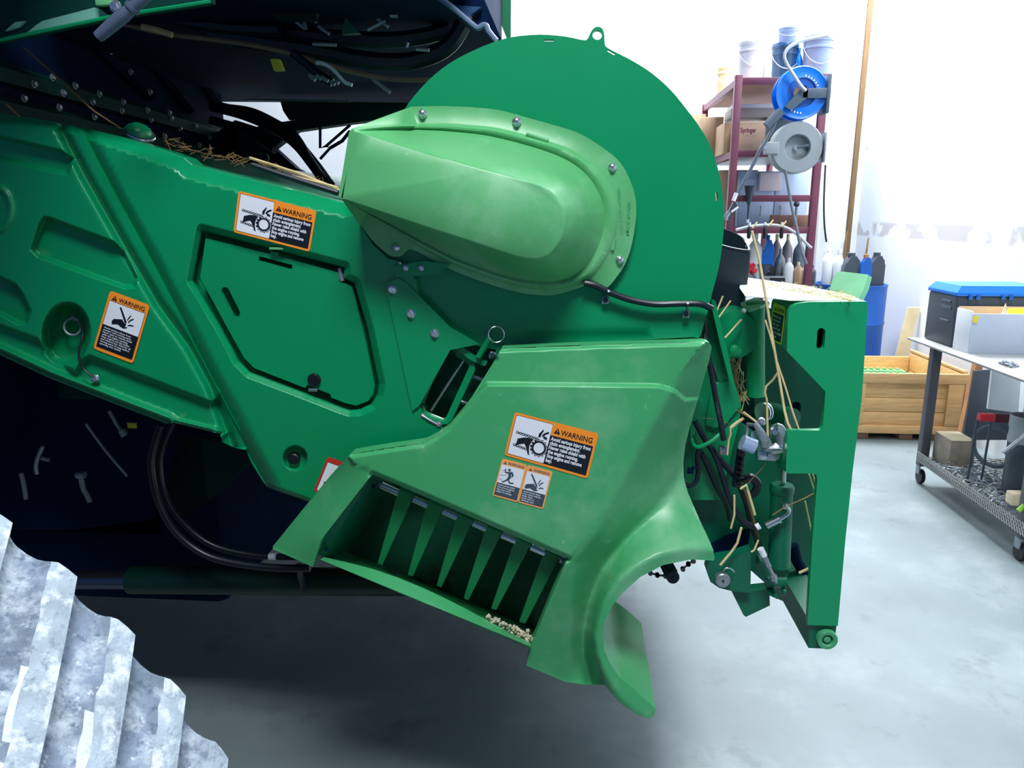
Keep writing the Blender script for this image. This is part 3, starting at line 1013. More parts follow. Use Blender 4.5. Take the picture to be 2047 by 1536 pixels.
# ---------------------------------------------------------------- warning labels
LM = [M['orange'], M['lwhite'], M['lblack']]
WARN = ['Avoid serious injury from', 'chain entanglement.', 'Never raise shield with', 'the engine running.', 'Stop engine and remove', 'key.']


def chain_label(corners, Y, parent):
    p = Print(160, 84, corners, on_y(Y))
    p.base(rrect(0, 0, 160, 84, 5), 0)
    p.poly(rrect(4.2, 4.2, 74.2, 79.8, 2), 2, 1)
    p.poly(rrect(5, 5, 74, 79, 2), 1, 2)
    p.poly([(73.5, 25), (155.5, 25), (155.5, 79.5), (73.5, 79.5)], 2, 1)
    # chain, hand, sprocket
    for a, b_ in (((14, 36), (52, 38)), ((14, 60), (36, 62))):
        n = 8 if a[1] < 50 else 5
        for i in range(n):
            t = i / (n - 1)
            u, v = a[0] + (b_[0] - a[0]) * t, a[1] + (b_[1] - a[1]) * t
            p.poly(circ(u, v, 2.7, 10), 2, 3)
            p.poly(circ(u, v, 1.25, 8), 1, 5)
        p.line([a, b_], 1.8, 2, 3)
    p.poly([(17, 47), (28, 42), (38, 40), (46, 41), (43, 47), (41, 54), (42, 62), (45, 72), (41, 70), (37, 60), (31, 53), (24, 56), (16, 60)], 2, 3)
    for i in range(14):
        a = 2 * math.pi * i / 14
        p.poly(circ(59 + 14.2 * math.cos(a), 54 + 14.2 * math.sin(a), 2.5, 8), 2, 3)
        if -2.0 < ((a + math.pi) % (2 * math.pi)) - math.pi < 2.6:
            p.poly(circ(59 + 14.2 * math.cos(a), 54 + 14.2 * math.sin(a), 1.1, 6), 1, 6)
    p.poly(circ(59, 54, 13.2, 24), 2, 4)
    p.poly(circ(59, 54, 9.8, 24), 1, 5)
    p.poly([(53, 34), (53, 28), (57, 22), (59, 18), (60.5, 21), (58, 27), (57, 34)], 2, 4)
    p.poly([(59, 31), (62, 25), (70, 20), (71, 23), (65, 27), (62, 32)], 2, 4)
    p.poly([(62, 34), (64, 30), (70, 32), (69, 36)], 2, 4)
    p.tri(79, 20, 12, 2, 2, 0)
    p.text('WARNING', 92, 20.5, 14, 2, 2, width=60, bold=0.012)
    for i, s in enumerate(WARN):
        p.text(s, 76.5, 34 + i * 8.1, 9.4, 1, 3, bold=0.035, width=min(76, len(s) * 3.05))
    return p.done('warning_label', LM, parent)


tag(chain_label([(477, 381.5), (633, 421.5), (619, 503.5), (466.5, 464)], 1.4510, FH), 'orange chain entanglement warning label above the access door')
tag(chain_label([(1029, 824), (1197, 867), (1174.5, 957.5), (1008, 910)], YC - 0.0006, FH), 'dusty orange chain entanglement warning label on the discharge shroud')


def blade_pic(p, u, v, k, lay, m=2):
    q = lambda L: [(u + a * k, v + b * k) for a, b in L]
    p.poly(q([(8, 2), (11, 0), (30, 24), (31, 29), (27, 28)]), m, lay)
    p.poly(q([(0, 34), (3, 28), (20, 23), (26, 28), (31, 30), (30, 36), (35, 34), (34, 37), (28, 40), (22, 39), (14, 36), (2, 40)]), m, lay)
    for L in ([(30, 20), (32, 14), (35, 8), (36, 11), (33, 18), (32, 22)], [(33, 24), (37, 17), (43, 13), (43, 16), (38, 20), (35, 26)], [(34, 30), (40, 27), (47, 27), (47, 29), (41, 30), (35, 32)]):
        p.poly(q(L), m, lay)


p = Print(84, 118, [(220, 580.5), (300, 610.5), (266, 727.5), (186, 697)], on_y(1.4605))
p.base(rrect(0, 0, 84, 118, 6), 0)
p.poly(rrect(4.5, 18, 79.5, 112, 1), 2, 1)
p.poly([(5.2, 19), (78.8, 19), (78.8, 66), (5.2, 66)], 1, 2)
blade_pic(p, 20, 23, 0.95, 3)
p.tri(8, 16, 11, 2, 2, 0)
p.text('WARNING', 22, 15.5, 12, 2, 2, width=54, bold=0.01)
for i, s in enumerate(['Avoid serious injury from', 'contact with moving parts.', 'Never open or remove shield', 'with the engine running.', 'Stop engine, set the brake', 'and remove key. Wait for all', 'moving parts to stop before', 'opening this shield.']):
    p.text(s, 9, 72.5 + i * 4.6, 4.6, 1, 3, width=min(62, len(s) * 2.25), bold=0.015)
tag(p.done('warning_label', LM, FH), 'upright orange cut hazard warning label on the chain cover')

p = Print(104, 76, [(1004, 916.5), (1105, 943), (1086, 1018.5), (984, 991)], on_y(YC - 0.0006))
M['oranged'] = mat('label_orange_faded', (255, 170, 92), 0.45, var=0.03)
M['lblackd'] = mat('label_black_dusty', (62, 76, 90), 0.6, var=0.2, scale=60)
p.base(rrect(0, 0, 51.5, 76, 4), 0)
p.base(rrect(51.8, 0, 104, 76, 4), 0)
for u0 in (0, 52):
    p.poly([(u0 + 2.6, 11.5), (u0 + 49, 11.5), (u0 + 49, 48), (u0 + 2.6, 48)], 1, 1)
    p.poly([(u0 + 2.6, 48), (u0 + 49, 48), (u0 + 49, 73), (u0 + 2.6, 73)], 2, 1)
    p.tri(u0 + 5, 10, 7, 2, 1, 0)
    p.text('WARNING', u0 + 14, 9.6, 8, 2, 1, width=33, bold=0.012)
blade_pic(p, 57, 14.5, 0.8, 2)
q = lambda L: [(a, b_) for a, b_ in L]
p.poly(circ(20, 19, 2.7, 12), 2, 2)
p.poly(q([(19, 23), (27, 21), (31, 27), (29, 32), (27, 31), (27, 27), (25, 26), (27, 33), (24, 38), (16, 44), (12, 47), (11, 45), (19, 38), (21, 32)]), 2, 2)
p.poly(q([(24, 37), (27, 42), (34, 41), (35, 43.5), (26, 45), (22, 39)]), 2, 2)
p.poly(q([(19, 23), (14, 24), (13, 18), (11, 18), (12, 26), (20, 27)]), 2, 2)
for a, b_ in (((6, 24), (11, 21)), ((4, 33), (17, 30)), ((4, 40), (12, 42))):
    p.line([a, b_], 0.6, 2, 2)
for i, s in enumerate(['Avoid serious injury', 'from thrown objects.', 'Stay clear while', 'engine is running.']):
    p.text(s, 5, 53 + i * 4.4, 4.4, 1, 2, width=len(s) * 1.75, bold=0.015)
for i, s in enumerate(['Avoid serious injury', 'from contact with fan', 'blades. Keep', 'hands clear of', 'discharge duct.']):
    p.text(s, 57, 53 + i * 4.4, 4.4, 1, 2, width=len(s) * 1.75, bold=0.015)
tag(p.done('warning_label', [M['oranged'], M['lwhite'], M['lblackd']], FH), 'twin orange thrown object and blade warning label on the discharge shroud')

p = Print(60, 90, [(655, 913), (708, 932), (684, 1004), (627, 982)], on_y(1.452))
p.base(rrect(0, 0, 60, 90, 5), 0)
p.poly(rrect(4, 12, 56, 86, 2), 2, 1)
p.poly(rrect(5, 13, 55, 85, 2), 1, 2)
p.poly([(12, 60), (20, 57), (20, 63), (13, 66)], 2, 3)
p.line([(14, 69), (20, 72)], 2, 2, 3)
tag(p.done('danger_label', [M['lred'], M['lwhite'], M['lblack']], FH), 'red bordered label half hidden behind the discharge shroud')

# ---------------------------------------------------------------- front of the feeder house (right of the shield)
ff = plate('front_flange', [(1421, 596), (1430, 604), (1452, 690), (1466, 758), (1482, 812), (1476, 850), (1440, 1000), (1330, 1000), (1350, 700), (1400, 610)], 1.55, 0.02, M['paint'], FH,
           holes=[pill(1424, 735, 1430, 762, 6)])
plate('side_gusset', [(1424, 770), (1462, 762), (1480, 812), (1440, 860), (1410, 850)], 1.54, 0.015, M['paint'], ff)
MB().prism(P(*np.array([(1421, 596), (1430, 602), (1466, 755), (1458, 760), (1440, 690), (1424, 620)], float).T, np.full(6, 1.50)), (0, 0.05, 0)).build('flange_rib', M['paint'], ff)
MB().prism(P(*np.array([(1380, 800), (1393, 790), (1403, 812), (1398, 850), (1380, 880)], float).T, np.full(5, 1.50)), (0, 0.02, 0)).build('side_tab', M['paint'], ff)
x = MB()
x.lathe([(0.05, -0.02), (0.052, 0), (0.052, 0.25)], P(1466, 668, 1.62), (0.15, 1, -0.02), 24)
x.lathe([(0.012, 0), (0.012, 0.01), (0.004, 0.014)], P(1468, 700, 1.58), (0, -1, 0), 10)
x.build('drum_housing', M['paint'], FH)
x = MB().box(P(1448, 690, 1.70), P(1500, 820, 1.74), 0.004)
x.build('inner_panel', M['dkgreen'], FH)
for px, py in ((1443, 642), (1459, 647)):
    x = MB().lathe([(0.004, 0), (0.004, 0.012), (0.0065, 0.014), (0.0065, 0.02), (0.003, 0.023), (0.0045, 0.03), (0.001, 0.034)], P(px, py, 1.62) - np.array([0, 0, .015]), (0, 0, 1), 10)
    x.build('grease_nipple', M['chrome'], FH)
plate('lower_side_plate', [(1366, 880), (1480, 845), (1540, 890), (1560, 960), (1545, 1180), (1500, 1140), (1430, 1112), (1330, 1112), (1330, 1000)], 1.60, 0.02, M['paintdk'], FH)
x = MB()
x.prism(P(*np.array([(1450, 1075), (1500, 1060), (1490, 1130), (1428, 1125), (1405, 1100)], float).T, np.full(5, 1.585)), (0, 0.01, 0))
x.build('gap_shade_sheet', M['dark'], FH)  # dark sheet standing in for the shade in the gap
# green loop handle, lower lug with pin, splined shaft and chain
MB().tube(P(np.array([1382, 1386, 1396, 1420, 1437, 1441, 1436, 1424]), np.array([876, 888, 894, 884, 870, 862, 858, 862]), np.array([1.50, 1.49, 1.48, 1.475, 1.48, 1.49, 1.50, 1.53])), 0.0042, 8, smooth=5).build('loop_handle', M['paint'], FH)
x = MB()
x.prism(P(*np.array([(1412, 1140), (1416, 1126), (1430, 1118), (1470, 1112), (1502, 1100), (1500, 1186), (1462, 1182), (1438, 1176), (1420, 1164)], float).T, np.full(9, 1.50)), (0, 0.03, 0))
lg = x.build('lower_lug', M['paintdk'], FH)
x = MB()
x.lathe([(0.016, 0), (0.016, 0.012), (0.014, 0.014)], P(1443, 1156, 1.50), (0, -1, 0), 24)
x.lathe([(0.0025, 0.0142), (0.0025, 0.016)], P(1443, 1156, 1.50), (0, -1, 0), 8, m=1)
x.build('hinge_pin', [M['steel'], M['black']], lg)
MB().tube(P(np.array([1446, 1452, 1462, 1468]), np.array([1141, 1136, 1138, 1144]), np.full(4, 1.485)), 0.0016, 6, smooth=4).build('retaining_clip', M['chrome'], lg)
x = MB()
x.prism(P(*np.array([(1462, 1182), (1502, 1182), (1538, 1178), (1539, 1211), (1491, 1234), (1486, 1230)], float).T, np.full(6, 1.52)), (0, 0.03, 0))
x.prism(P(*np.array([(1462, 1182), (1486, 1230), (1491, 1234), (1480, 1184)], float).T, np.array([1.53, 1.53, 1.53, 1.66])), (0.002, 0.01, 0))
x.build('skid_bracket', M['paintdk'], FH)
x = MB()
q0, q1 = P(1330, 1125, 1.55), P(1345, 1154, 1.44)
x.tube([q0, q1], 0.0125, 16)
for k in range(12):
    a = 2 * math.pi * k / 12
    ax = srt(q1 - q0)
    u = srt(np.cross(ax, (0, 0, 1)))
    v_ = np.cross(ax, u)
    o_ = (u * math.cos(a) + v_ * math.sin(a)) * 0.0125
    x.tube([q0 + o_, q0 + (q1 - q0) * .8 + o_], 0.002, 5)
x.lathe([(0.0135, -0.004), (0.0135, 0.002), (0.012, 0.004)], q1, q1 - q0, 20)
x.lathe([(0.003, 0.0042), (0.003, 0.006)], q1, q1 - q0, 8)
x.build('splined_shaft', M['blackpl'], FH)
M['rust'] = mat('worn_chain_steel', (92, 84, 84), 0.5, metal=0.4, var=0.25, scale=40)
for a, b_ in (((1365, 1138), (1376, 1128)), ((1376, 1128), (1386, 1122)), ((1300, 1146), (1314, 1150)), ((1314, 1150), (1330, 1152))):
    x = MB()
    q = P(*np.array([a, b_], float).T, np.array([1.51, 1.51]))
    x.tube(q, 0.0042, 6, flat=0.5)
    x.lathe([(0.005, -0.004), (0.005, 0.004)], q[0], (0, 1, 0), 10)
    x.lathe([(0.005, -0.004), (0.005, 0.004)], q[1], (0, 1, 0), 10)
    x.build('chain_link', M['rust'], FH)

# hoses and wiring down the front
x = MB()
cor = spline(P(np.array([1409, 1409, 1412, 1422, 1432, 1438, 1443, 1447]), np.array([632, 660, 690, 745, 800, 830, 855, 880]), np.array([1.50, 1.495, 1.49, 1.485, 1.48, 1.475, 1.475, 1.48])), 16)
x.tube(cor, [0.0055 + (0.0009 if i % 2 else 0) for i in range(len(cor))], 8)
x.build('corrugated_conduit', M['hose'], FH)
for nm, px, py, yy, r in (('hydraulic_hose', [1390, 1400, 1424, 1440, 1456, 1472, 1490, 1507], [842, 862, 900, 940, 990, 1025, 1046, 1053], [1.5] * 8, .0062),
                          ('hydraulic_hose', [1394, 1410, 1440, 1470, 1490, 1500, 1512, 1520], [850, 880, 920, 955, 1000, 1040, 1075, 1098], [1.52] * 8, .0066),
                          ('hydraulic_hose', [1402, 1410, 1420, 1436, 1452, 1460], [906, 922, 944, 980, 1010, 1040], [1.53] * 6, .006),
                          ('sensor_cable', [1399, 1394, 1396, 1392, 1380, 1368], [892, 915, 940, 962, 972, 968], [1.51] * 6, .0052),
                          ('wiring_loom', [1482, 1478, 1474, 1472, 1480, 1500, 1514, 1508, 1494], [896, 925, 955, 968, 962, 955, 968, 985, 992], [1.50] * 9, .009)):
    MB().tube(P(np.array(px, float), np.array(py, float), np.array(yy)), r, 8, smooth=7).build(nm, M['hose'], FH)
x = MB()
for i in range(6):
    x.box(P(1473 + i * -1, 905 + i * 11, 1.495), P(1492 - i, 913 + i * 11, 1.475), 0.001)
x.build('cable_plug', M['black'], FH)
x = MB().box(P(1437, 890, 1.50), P(1453, 910, 1.488), 0.001)
x.build('connector_block', mat('grey_plastic', (96, 104, 112), 0.5), FH)
x = MB()
x.box(P(1374, 934, 1.51), P(1386, 948, 1.503), 0.001)
x.lathe([(0.004, 0), (0.004, 0.003)], P(1380, 941, 1.503), (0, -1, 0), 10)
x.tube(P(np.array([1384, 1396]), np.array([934, 936]), np.array([1.50, 1.50])), 0.0028)
x.build('cable_clip', M['dark'], FH)

x = MB()
x.box(P(1385, 640, 1.92), (P(1590, 640, 1.92)[0], 3.45, P(1400, 1118, 1.92)[2]), 0.01)
x.build('throat_light_block', M['dkgreen'], FH)  # box added to keep light off the floor under the feeder house
# black spout behind the shield
x = MB()
prof = [(1396, 640), (1460, 640), (1484, 622), (1493, 540), (1496, 498), (1491, 486), (1478, 474), (1455, 462), (1440, 458)]
x.prism(P(*np.array([(1380, 640), (1476, 640), (1485, 615), (1494, 540), (1497, 500), (1470, 496), (1430, 486), (1400, 478)], float).T, np.full(8, 1.72)), (0, 0.012, 0))
x.prism(P(*np.array([(1497, 500), (1494, 540), (1485, 615), (1476, 640), (1470, 640), (1480, 600), (1488, 530), (1490, 490)], float).T, np.array([1.72] * 4 + [1.9] * 4)), (0.004, 0.002, 0))
x.prism(P(*np.array([(1430, 455), (1455, 462), (1478, 474), (1491, 487), (1488, 640), (1420, 640)], float).T, np.array([1.92, 1.92, 1.9, 1.86, 1.86, 1.92])), (0, 0.012, 0))
x.tube(P(np.array([1425, 1450, 1478, 1492, 1497, 1488, 1460, 1425]), np.array([454, 460, 473, 487, 500, 501, 496, 486]), np.array([1.92, 1.92, 1.9, 1.86, 1.73, 1.72, 1.72, 1.72])), 0.003, 6, smooth=5)
x.build('black_spout', M['blackpl'], FH)

# ================================================================ TILTING HEADER FRAME (hinged on the feeder house)
TF = thing('tilt_frame', 'green tilting header frame with C shaped end plate in front of the feeder house', 'header frame', (0.62, 1.5, 0.5))
cp = [(1735, 606), (1733, 640), (1723, 794), (1705, 938), (1690, 1080), (1675, 1252), (1614, 1250), (1617, 1200), (1624, 1081), (1634, 958), (1632, 950), (1627, 947), (1575, 947), (1571, 944), (1574, 866), (1577, 861),
      (1637, 861), (1643, 858), (1645, 852), (1650, 783), (1573, 702), (1575, 640), (1577, 622), (1583, 613), (1593, 607), (1616, 604), (1730, 603)]
ep = plate('end_plate', cp, 1.40, 0.014, M['paint2'], TF, holes=[pill(1642, 664, 1640, 691, 8, 10)])
zt = P(1700, 604, 1.40)[2]
x = MB()
xl, xr = P(1583, 640, 1.40)[0], P(1733, 640, 1.40)[0]
# beam: top, back, bottom and left flank as folded sheet with a rounded corner
r_ = 0.022
pro = [(xl, P(1573, 702, 1.40)[2])] + [(xl + r_ - r_ * math.cos(a), zt - r_ + r_ * math.sin(a)) for a in np.linspace(0, math.pi / 2, 6)] + [(xr, zt), (xr, zt - 0.09), (xl + 0.005, P(1573, 702, 1.40)[2] - 0.0)]
n_ = len(pro)
x.add([(a, 1.41, b_) for a, b_ in pro] + [(a, 1.55, b_) for a, b_ in pro], [(i, (i + 1) % n_, n_ + (i + 1) % n_, n_ + i) for i in range(n_)] + [tuple(range(n_, 2 * n_))])
x.build('top_beam', M['paint2'], TF)
x = MB()
dk_ = PZ(*np.array([(1592, 606), (1730, 603), (1700, 590), (1650, 579.5), (1590, 568), (1484, 554), (1478, 575), (1490, 592), (1545, 596)], float).T, zt + 0.0012)
dk_[:, 1] = np.maximum(dk_[:, 1], 1.412)
x.prism(dk_, (0, 0, -0.0015))
M['deck'] = mat('pale_green_deck', (200, 228, 210), 0.6, var=0.06, scale=10, dust=[((60, 170, 110), 0.52, 0.66, 5, 0.7)])  # near-white green with greener patches
x.build('top_deck', M['deck'], TF)
x = MB()
x.prism(P(*np.array([(1657, 582), (1664, 560), (1673, 544), (1684, 543), (1735, 549), (1728, 575), (1716, 600)], float).T, np.array([1.62, 1.63, 1.64, 1.63, 1.54, 1.52, 1.50])), (0.012, 0.010, -0.006))
x.build('header_hook', mat('lit_green_hook', (120, 200, 150), 0.5, var=0.15, scale=8), TF)  # paler green puts the light on its sloping face into the colour
p = Print(50, 90, [(1546, 604.5), (1571, 614), (1562, 690), (1538, 678.5)], lambda q, e: PX(q[:, 0], q[:, 1], xl - e))
p.base(rrect(0, 0, 50, 90, 5), 0)
p.poly([(4, 22), (46, 22), (46, 86), (4, 86)], 1, 1)
p.tri(6, 17, 9, 1, 1, 0)
p.text('CAUTION', 16, 17, 12, 1, 1, width=30, bold=0.02)
for i, s in enumerate(['Header can', 'move with', 'tilt. Be', 'careful of', 'moving parts', 'always']):
    p.text(s, 7, 33 + i * 9.4, 9, 2, 2, width=len(s) * 3.0, bold=0.02)
tag(p.done('caution_label', [M['lyellow'], M['lblack'], M['lwhite']], TF), 'yellow and black caution label on the flank of the beam')
# tube with its little roof, back panel
x = MB()
x.tube([P(1510, 604, 1.62), P(1511, 792, 1.62)], 0.019, 20)
x.build('guide_tube', M['paint2'], TF)
x = MB()
x.prism(P(*np.array([(1481, 605), (1509, 595), (1538, 604), (1520, 612), (1498, 619)], float).T, np.array([1.66, 1.70, 1.62, 1.57, 1.57])), (0, 0, -0.006))
x.build('tube_cap_plate', M['deck'], TF)
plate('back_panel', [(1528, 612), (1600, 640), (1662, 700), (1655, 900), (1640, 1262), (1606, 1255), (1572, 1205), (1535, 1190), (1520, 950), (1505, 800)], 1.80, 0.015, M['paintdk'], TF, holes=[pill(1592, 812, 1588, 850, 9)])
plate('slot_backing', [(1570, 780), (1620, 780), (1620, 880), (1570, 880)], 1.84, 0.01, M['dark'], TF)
MB().lathe([(0.022, -0.02), (0.024, 0.0), (0.024, 0.05)], P(1550, 828, 1.66), (0.5, -0.85, 0), 20).build('pivot_boss', M['paintdk'], TF)
x = MB()
x.prism(P(*np.array([(1571, 944), (1577, 861), (1562, 880), (1553, 920), (1556, 935)], float).T, np.array([1.405, 1.405, 1.48, 1.5, 1.48])), (0.003, 0.008, 0))
x.build('arm_side', M['paint2'], TF)
# bottom beam and its eye
x = MB()
lo, hi = P(1616, 1296, 1.408), P(1672, 1252, 1.408)
x.prism([(lo[0], 1.408, lo[2]), (hi[0] - .006, 1.408, lo[2]), (hi[0], 1.408, lo[2] + .01), (hi[0], 1.408, hi[2] + 0.01), (lo[0] - 0.004, 1.408, hi[2] + 0.01)], (0, 0.6, 0))
x.build('bottom_beam', M['paintdk'], TF)
x = MB()
x.lathe([(0.0105, 0.0), (0.0105, 0.010), (0.013, 0.012), (0.019, 0.012), (0.0205, 0.010), (0.0205, 0.0)], P(1651, 1275, 1.408), (0, -1, 0), 28, close=True)
x.lathe([(0.0075, 0), (0.0075, 0.008), (0.005, 0.010)], P(1651, 1275, 1.408), (0, -1, 0), 16)
x.build('pin_eye', mat('worn_green_pin', (70, 160, 112), 0.4, var=0.2, scale=30, dust=[((120, 110, 90), 0.6, 0.7, 40, 0.8)]), TF)
# chrome latch on the arm
x = MB()
ub = [(1510, 862), (1512, 880), (1520, 894), (1527, 898), (1555, 897), (1563, 892), (1564, 880), (1560, 862), (1554, 856), (1549, 862), (1551, 872)]
up_ = P(*np.array(ub, float).T, np.full(len(ub), 1.46))
x.tube(up_, 0.0032, 6, flat=4.0, smooth=3)
x.prism(P(*np.array([(1514, 900), (1562, 897), (1558, 918), (1550, 922), (1516, 920)], float).T, np.full(5, 1.455)), (0, 0.02, 0))
x.lathe([(0.008, 0), (0.0085, 0.008), (0.006, 0.009)], P(1525, 909, 1.456), (0, -1, 0), 8)
x.lathe([(0.0055, 0), (0.0055, 0.008)], P(1549, 865, 1.452), (-0.2, -1, 0.3), 8)
x.build('latch_bracket', M['chrome'], TF)
x = MB()
x.tube(P(np.array([1483, 1508]), np.array([884, 894]), np.array([1.45, 1.45])), 0.0155, 18)
x.build('latch_roller', mat('blue_grey_roller', (170, 190, 225), 0.3, metal=0.4), TF)
x = MB()
x.tube(P(np.array([1508, 1520, 1530, 1534]), np.array([846, 862, 878, 892]), np.array([1.452, 1.446, 1.442, 1.442])), [0.004, 0.005, 0.006, 0.0085], 8, flat=1.3)
x.lathe([(0.008, -0.007), (0.008, 0.007)], P(1530, 887, 1.442), (0, 0, 1), 14)
x.build('latch_lever', M['steel'], TF)
x = MB()
x.tube(P(np.array([1494, 1494, 1492]), np.array([848, 862, 874]), np.array([1.47, 1.47, 1.465])), 0.003, 8)
x.tube(P(np.array([1494, 1506]), np.array([848, 850]), np.array([1.47, 1.455])), 0.0035, 8)
x.build('latch_link', M['steel'], TF)
x = MB()
for i, rr_ in enumerate((.020, .018, .020)):
    x.lathe([(rr_, i * .004), (rr_, i * .004 + .003)], P(1531, 823, 1.55), (-0.8, -0.6, 0), 20)
x.build('washer_stack', M['chrome'], TF)
x = MB().bolt(P(1523, 843, 1.52), 0.0065, (-0.2, -1, 0.4))
x.build('bolt', M['chrome'], TF)
# tilt cylinder
TC = MB()
TC.tube([P(1563, 975, 1.50), P(1557, 1132, 1.50)], 0.0225, 24)
TC.lathe([(0.0235, 0), (0.0245, 0.004), (0.0245, 0.012), (0.021, 0.018), (0.012, 0.018)], P(1562.5, 985, 1.50), (0, 0, 1), 24)
TC.lathe([(0.0232, 0), (0.0232, 0.006)], P(1557, 1130, 1.50), (0, 0, 1), 24)
tc_ = TC.build('tilt_cylinder', M['paintdk'], TF)
MB().tube([P(1566, 968, 1.50), P(1568, 930, 1.50)], 0.0048, 14).build('cylinder_rod', M['chrome'], tc_)
x = MB()
x.box(P(1530, 1170, 1.515), P(1546, 1192, 1.48), 0.003)
x.box(P(1541, 1172, 1.51), P(1553, 1197, 1.46), 0.003)
x.box(P(1557, 1166, 1.515), P(1572, 1192, 1.48), 0.003)
x.lathe([(0.016, -0.02), (0.016, 0.02)], P(1550, 1160, 1.50), (1, 0, 0), 18)
x.prism(P(*np.array([(1519, 1120), (1538, 1134), (1580, 1132), (1572, 1160), (1528, 1160), (1516, 1140)], float).T, np.full(6, 1.49)), (0, 0.03, 0))
x.build('cylinder_foot', M['paintdk'], tc_)
x = MB()
x.lathe([(0.007, 0), (0.007, 0.012), (0.0055, 0.013)], P(1568, 1009, 1.478), (0, -1, 0), 6)
x.tube(P(np.array([1569, 1577, 1576, 1566, 1556]), np.array([1012, 1018, 1026, 1034, 1040]), np.full(5, 1.462)), 0.0038, 8, smooth=4)
x.tube(P(np.array([1558, 1532]), np.array([1038, 1052]), np.full(2, 1.462)), 0.0072, 12)
x.lathe([(0.0085, -0.002), (0.0085, 0.002)], P(1557, 1039, 1.462), P(1558, 1038, 1.462) - P(1532, 1052, 1.462), 12)
x.build('hose_fitting', M['chrome'], tc_)
x = MB()
x.tube(P(np.array([1520, 1527]), np.array([1097, 1112]), np.full(2, 1.462)), 0.007, 12, m=1)
x.tube(P(np.array([1527, 1537]), np.array([1112, 1134]), np.full(2, 1.462)), 0.006, 12)
x.tube(P(np.array([1537, 1546, 1551]), np.array([1134, 1152, 1166]), np.full(3, 1.462)), 0.004, 8)
x.lathe([(0.0075, 0), (0.0075, 0.012)], P(1545, 1150, 1.462), (0.25, 0, -1), 6)
x.build('hose_fitting', [M['steel'], M['lwhite']], tc_)
MB().tube(P(np.array([1512, 1519]), np.array([1055, 1051]), np.full(2, 1.462)), 0.007, 10).build('hose_tag', M['lwhite'], tc_)
x = MB()
x.tube(P(np.array([1585, 1592, 1605, 1612]), np.array([1090, 1120, 1145, 1170]), np.full(4, 1.62)), 0.012, 8)
x.build('return_rod', M['dark'], TF)

# ================================================================ STRAW
def straw(label, pts, Y, r=0.0022, m='straw', grp='straw stalks caught on the header frame'):
    q = np.array(pts, float)
    Y = np.full(len(q), Y) if np.isscalar(Y) else np.array(Y)
    o = MB().tube(P(q[:, 0], q[:, 1], Y), r * 1.25 if m == 'straw2' else r, 6, flat=0.3 if m == 'straw2' else 1.0).build('straw_stalk', M[m])
    return tag(o, label, 'straw', grp)


straw('longest pale straw leaning from the spout down past the caution label to the latch arm', [(1503, 462), (1518, 520), (1530, 590), (1540, 650), (1550, 710), (1560, 770), (1568, 820), (1574, 845), (1581, 860)], [1.46, 1.46, 1.45, 1.44, 1.44, 1.43, 1.42, 1.41, 1.41], 0.0025)
straw('thin pale straw branching from the longest one beside the caution label', [(1530, 640), (1540, 672), (1554, 725), (1572, 780), (1585, 825), (1598, 861)], [1.45, 1.44, 1.44, 1.42, 1.41, 1.41], 0.0018)
straw('bent straw blade hanging between the guide tube and the latch', [(1557, 742), (1545, 760), (1532, 772), (1529, 785), (1533, 800), (1534, 850), (1535, 878)], 1.49, 0.0022)
straw('short pale straw standing at the foot of the black spout', [(1433, 622), (1445, 592)], 1.52, 0.0019)
straw('short slanting straw second from the black spout foot', [(1437, 635), (1461, 601)], 1.52, 0.0016)
straw('straw lying across the grease nipples', [(1449, 676), (1482, 639)], [1.56, 1.58], 0.0019)
straw('short thick straw above the chrome latch lever', [(1486, 824), (1512, 844)], 1.48, 0.0024)
straw('brown straw bundle wedged above the latch', [(1471, 820), (1492, 832), (1508, 842)], 1.50, 0.004, 'straw2')
straw('long straw bent along the flange behind the conduit', [(1398, 836), (1428, 838), (1455, 846), (1462, 854)], 1.49, 0.0018, 'straw2')
straw('ragged straw leaning left from the latch', [(1460, 856), (1472, 846), (1487, 836)], 1.49, 0.0034, 'straw')
straw('straw dangling beside the connector block', [(1460, 858), (1461, 868), (1457, 880), (1454, 910)], 1.485, 0.0018)
straw('curled brown leaf hanging below the latch bracket', [(1532, 924), (1523, 938), (1506, 955), (1495, 968)], 1.46, 0.0022, 'straw2')
straw('wide brown straw blade lying across the tilt cylinder', [(1545, 1030), (1570, 1014), (1610, 996), (1632, 984)], [1.455, 1.45, 1.43, 1.42], 0.0038, 'straw2')
straw('straw stub hanging beside the end plate behind the brown blade', [(1609, 1002), (1622, 1064)], 1.50, 0.0018)
straw('forked straw lying behind the end plate near its bottom', [(1597, 1146), (1619, 1136)], 1.50, 0.003)
straw('upper of two thin straws seen through the gap of the end plate', [(1617, 948), (1629, 985)], 1.47, 0.0016)
straw('lower of two thin straws seen through the gap of the end plate', [(1625, 948), (1633, 978)], 1.47, 0.0014)
straw('straw blades tied round the crossing hoses', [(1482, 972), (1490, 985), (1500, 1020), (1508, 1045), (1516, 1075)], 1.475, 0.0042, 'straw2')
straw('pale straw looping over the crossing hoses', [(1480, 978), (1492, 970), (1496, 985), (1504, 1012), (1509, 1030)], 1.47, 0.0028)
straw('long straw running down to the lower hinge pin', [(1482, 1055), (1474, 1086), (1462, 1104), (1440, 1130)], 1.48, 0.0026)
straw('short straw beside the crossing hoses', [(1468, 990), (1468, 1030), (1461, 1057)], 1.49, 0.0022)
straw('broken straw on the skid bracket side of the hoses', [(1516, 1080), (1508, 1100), (1502, 1104)], 1.47, 0.002)
straw('long pale straw lying on top of the feeder house beside the drive cover', [(500, 316), (545, 330), (600, 348), (660, 372), (690, 388)], [1.66, 1.64, 1.6, 1.56, 1.54], 0.0035, 'straw', 'straw on top of the feeder house')
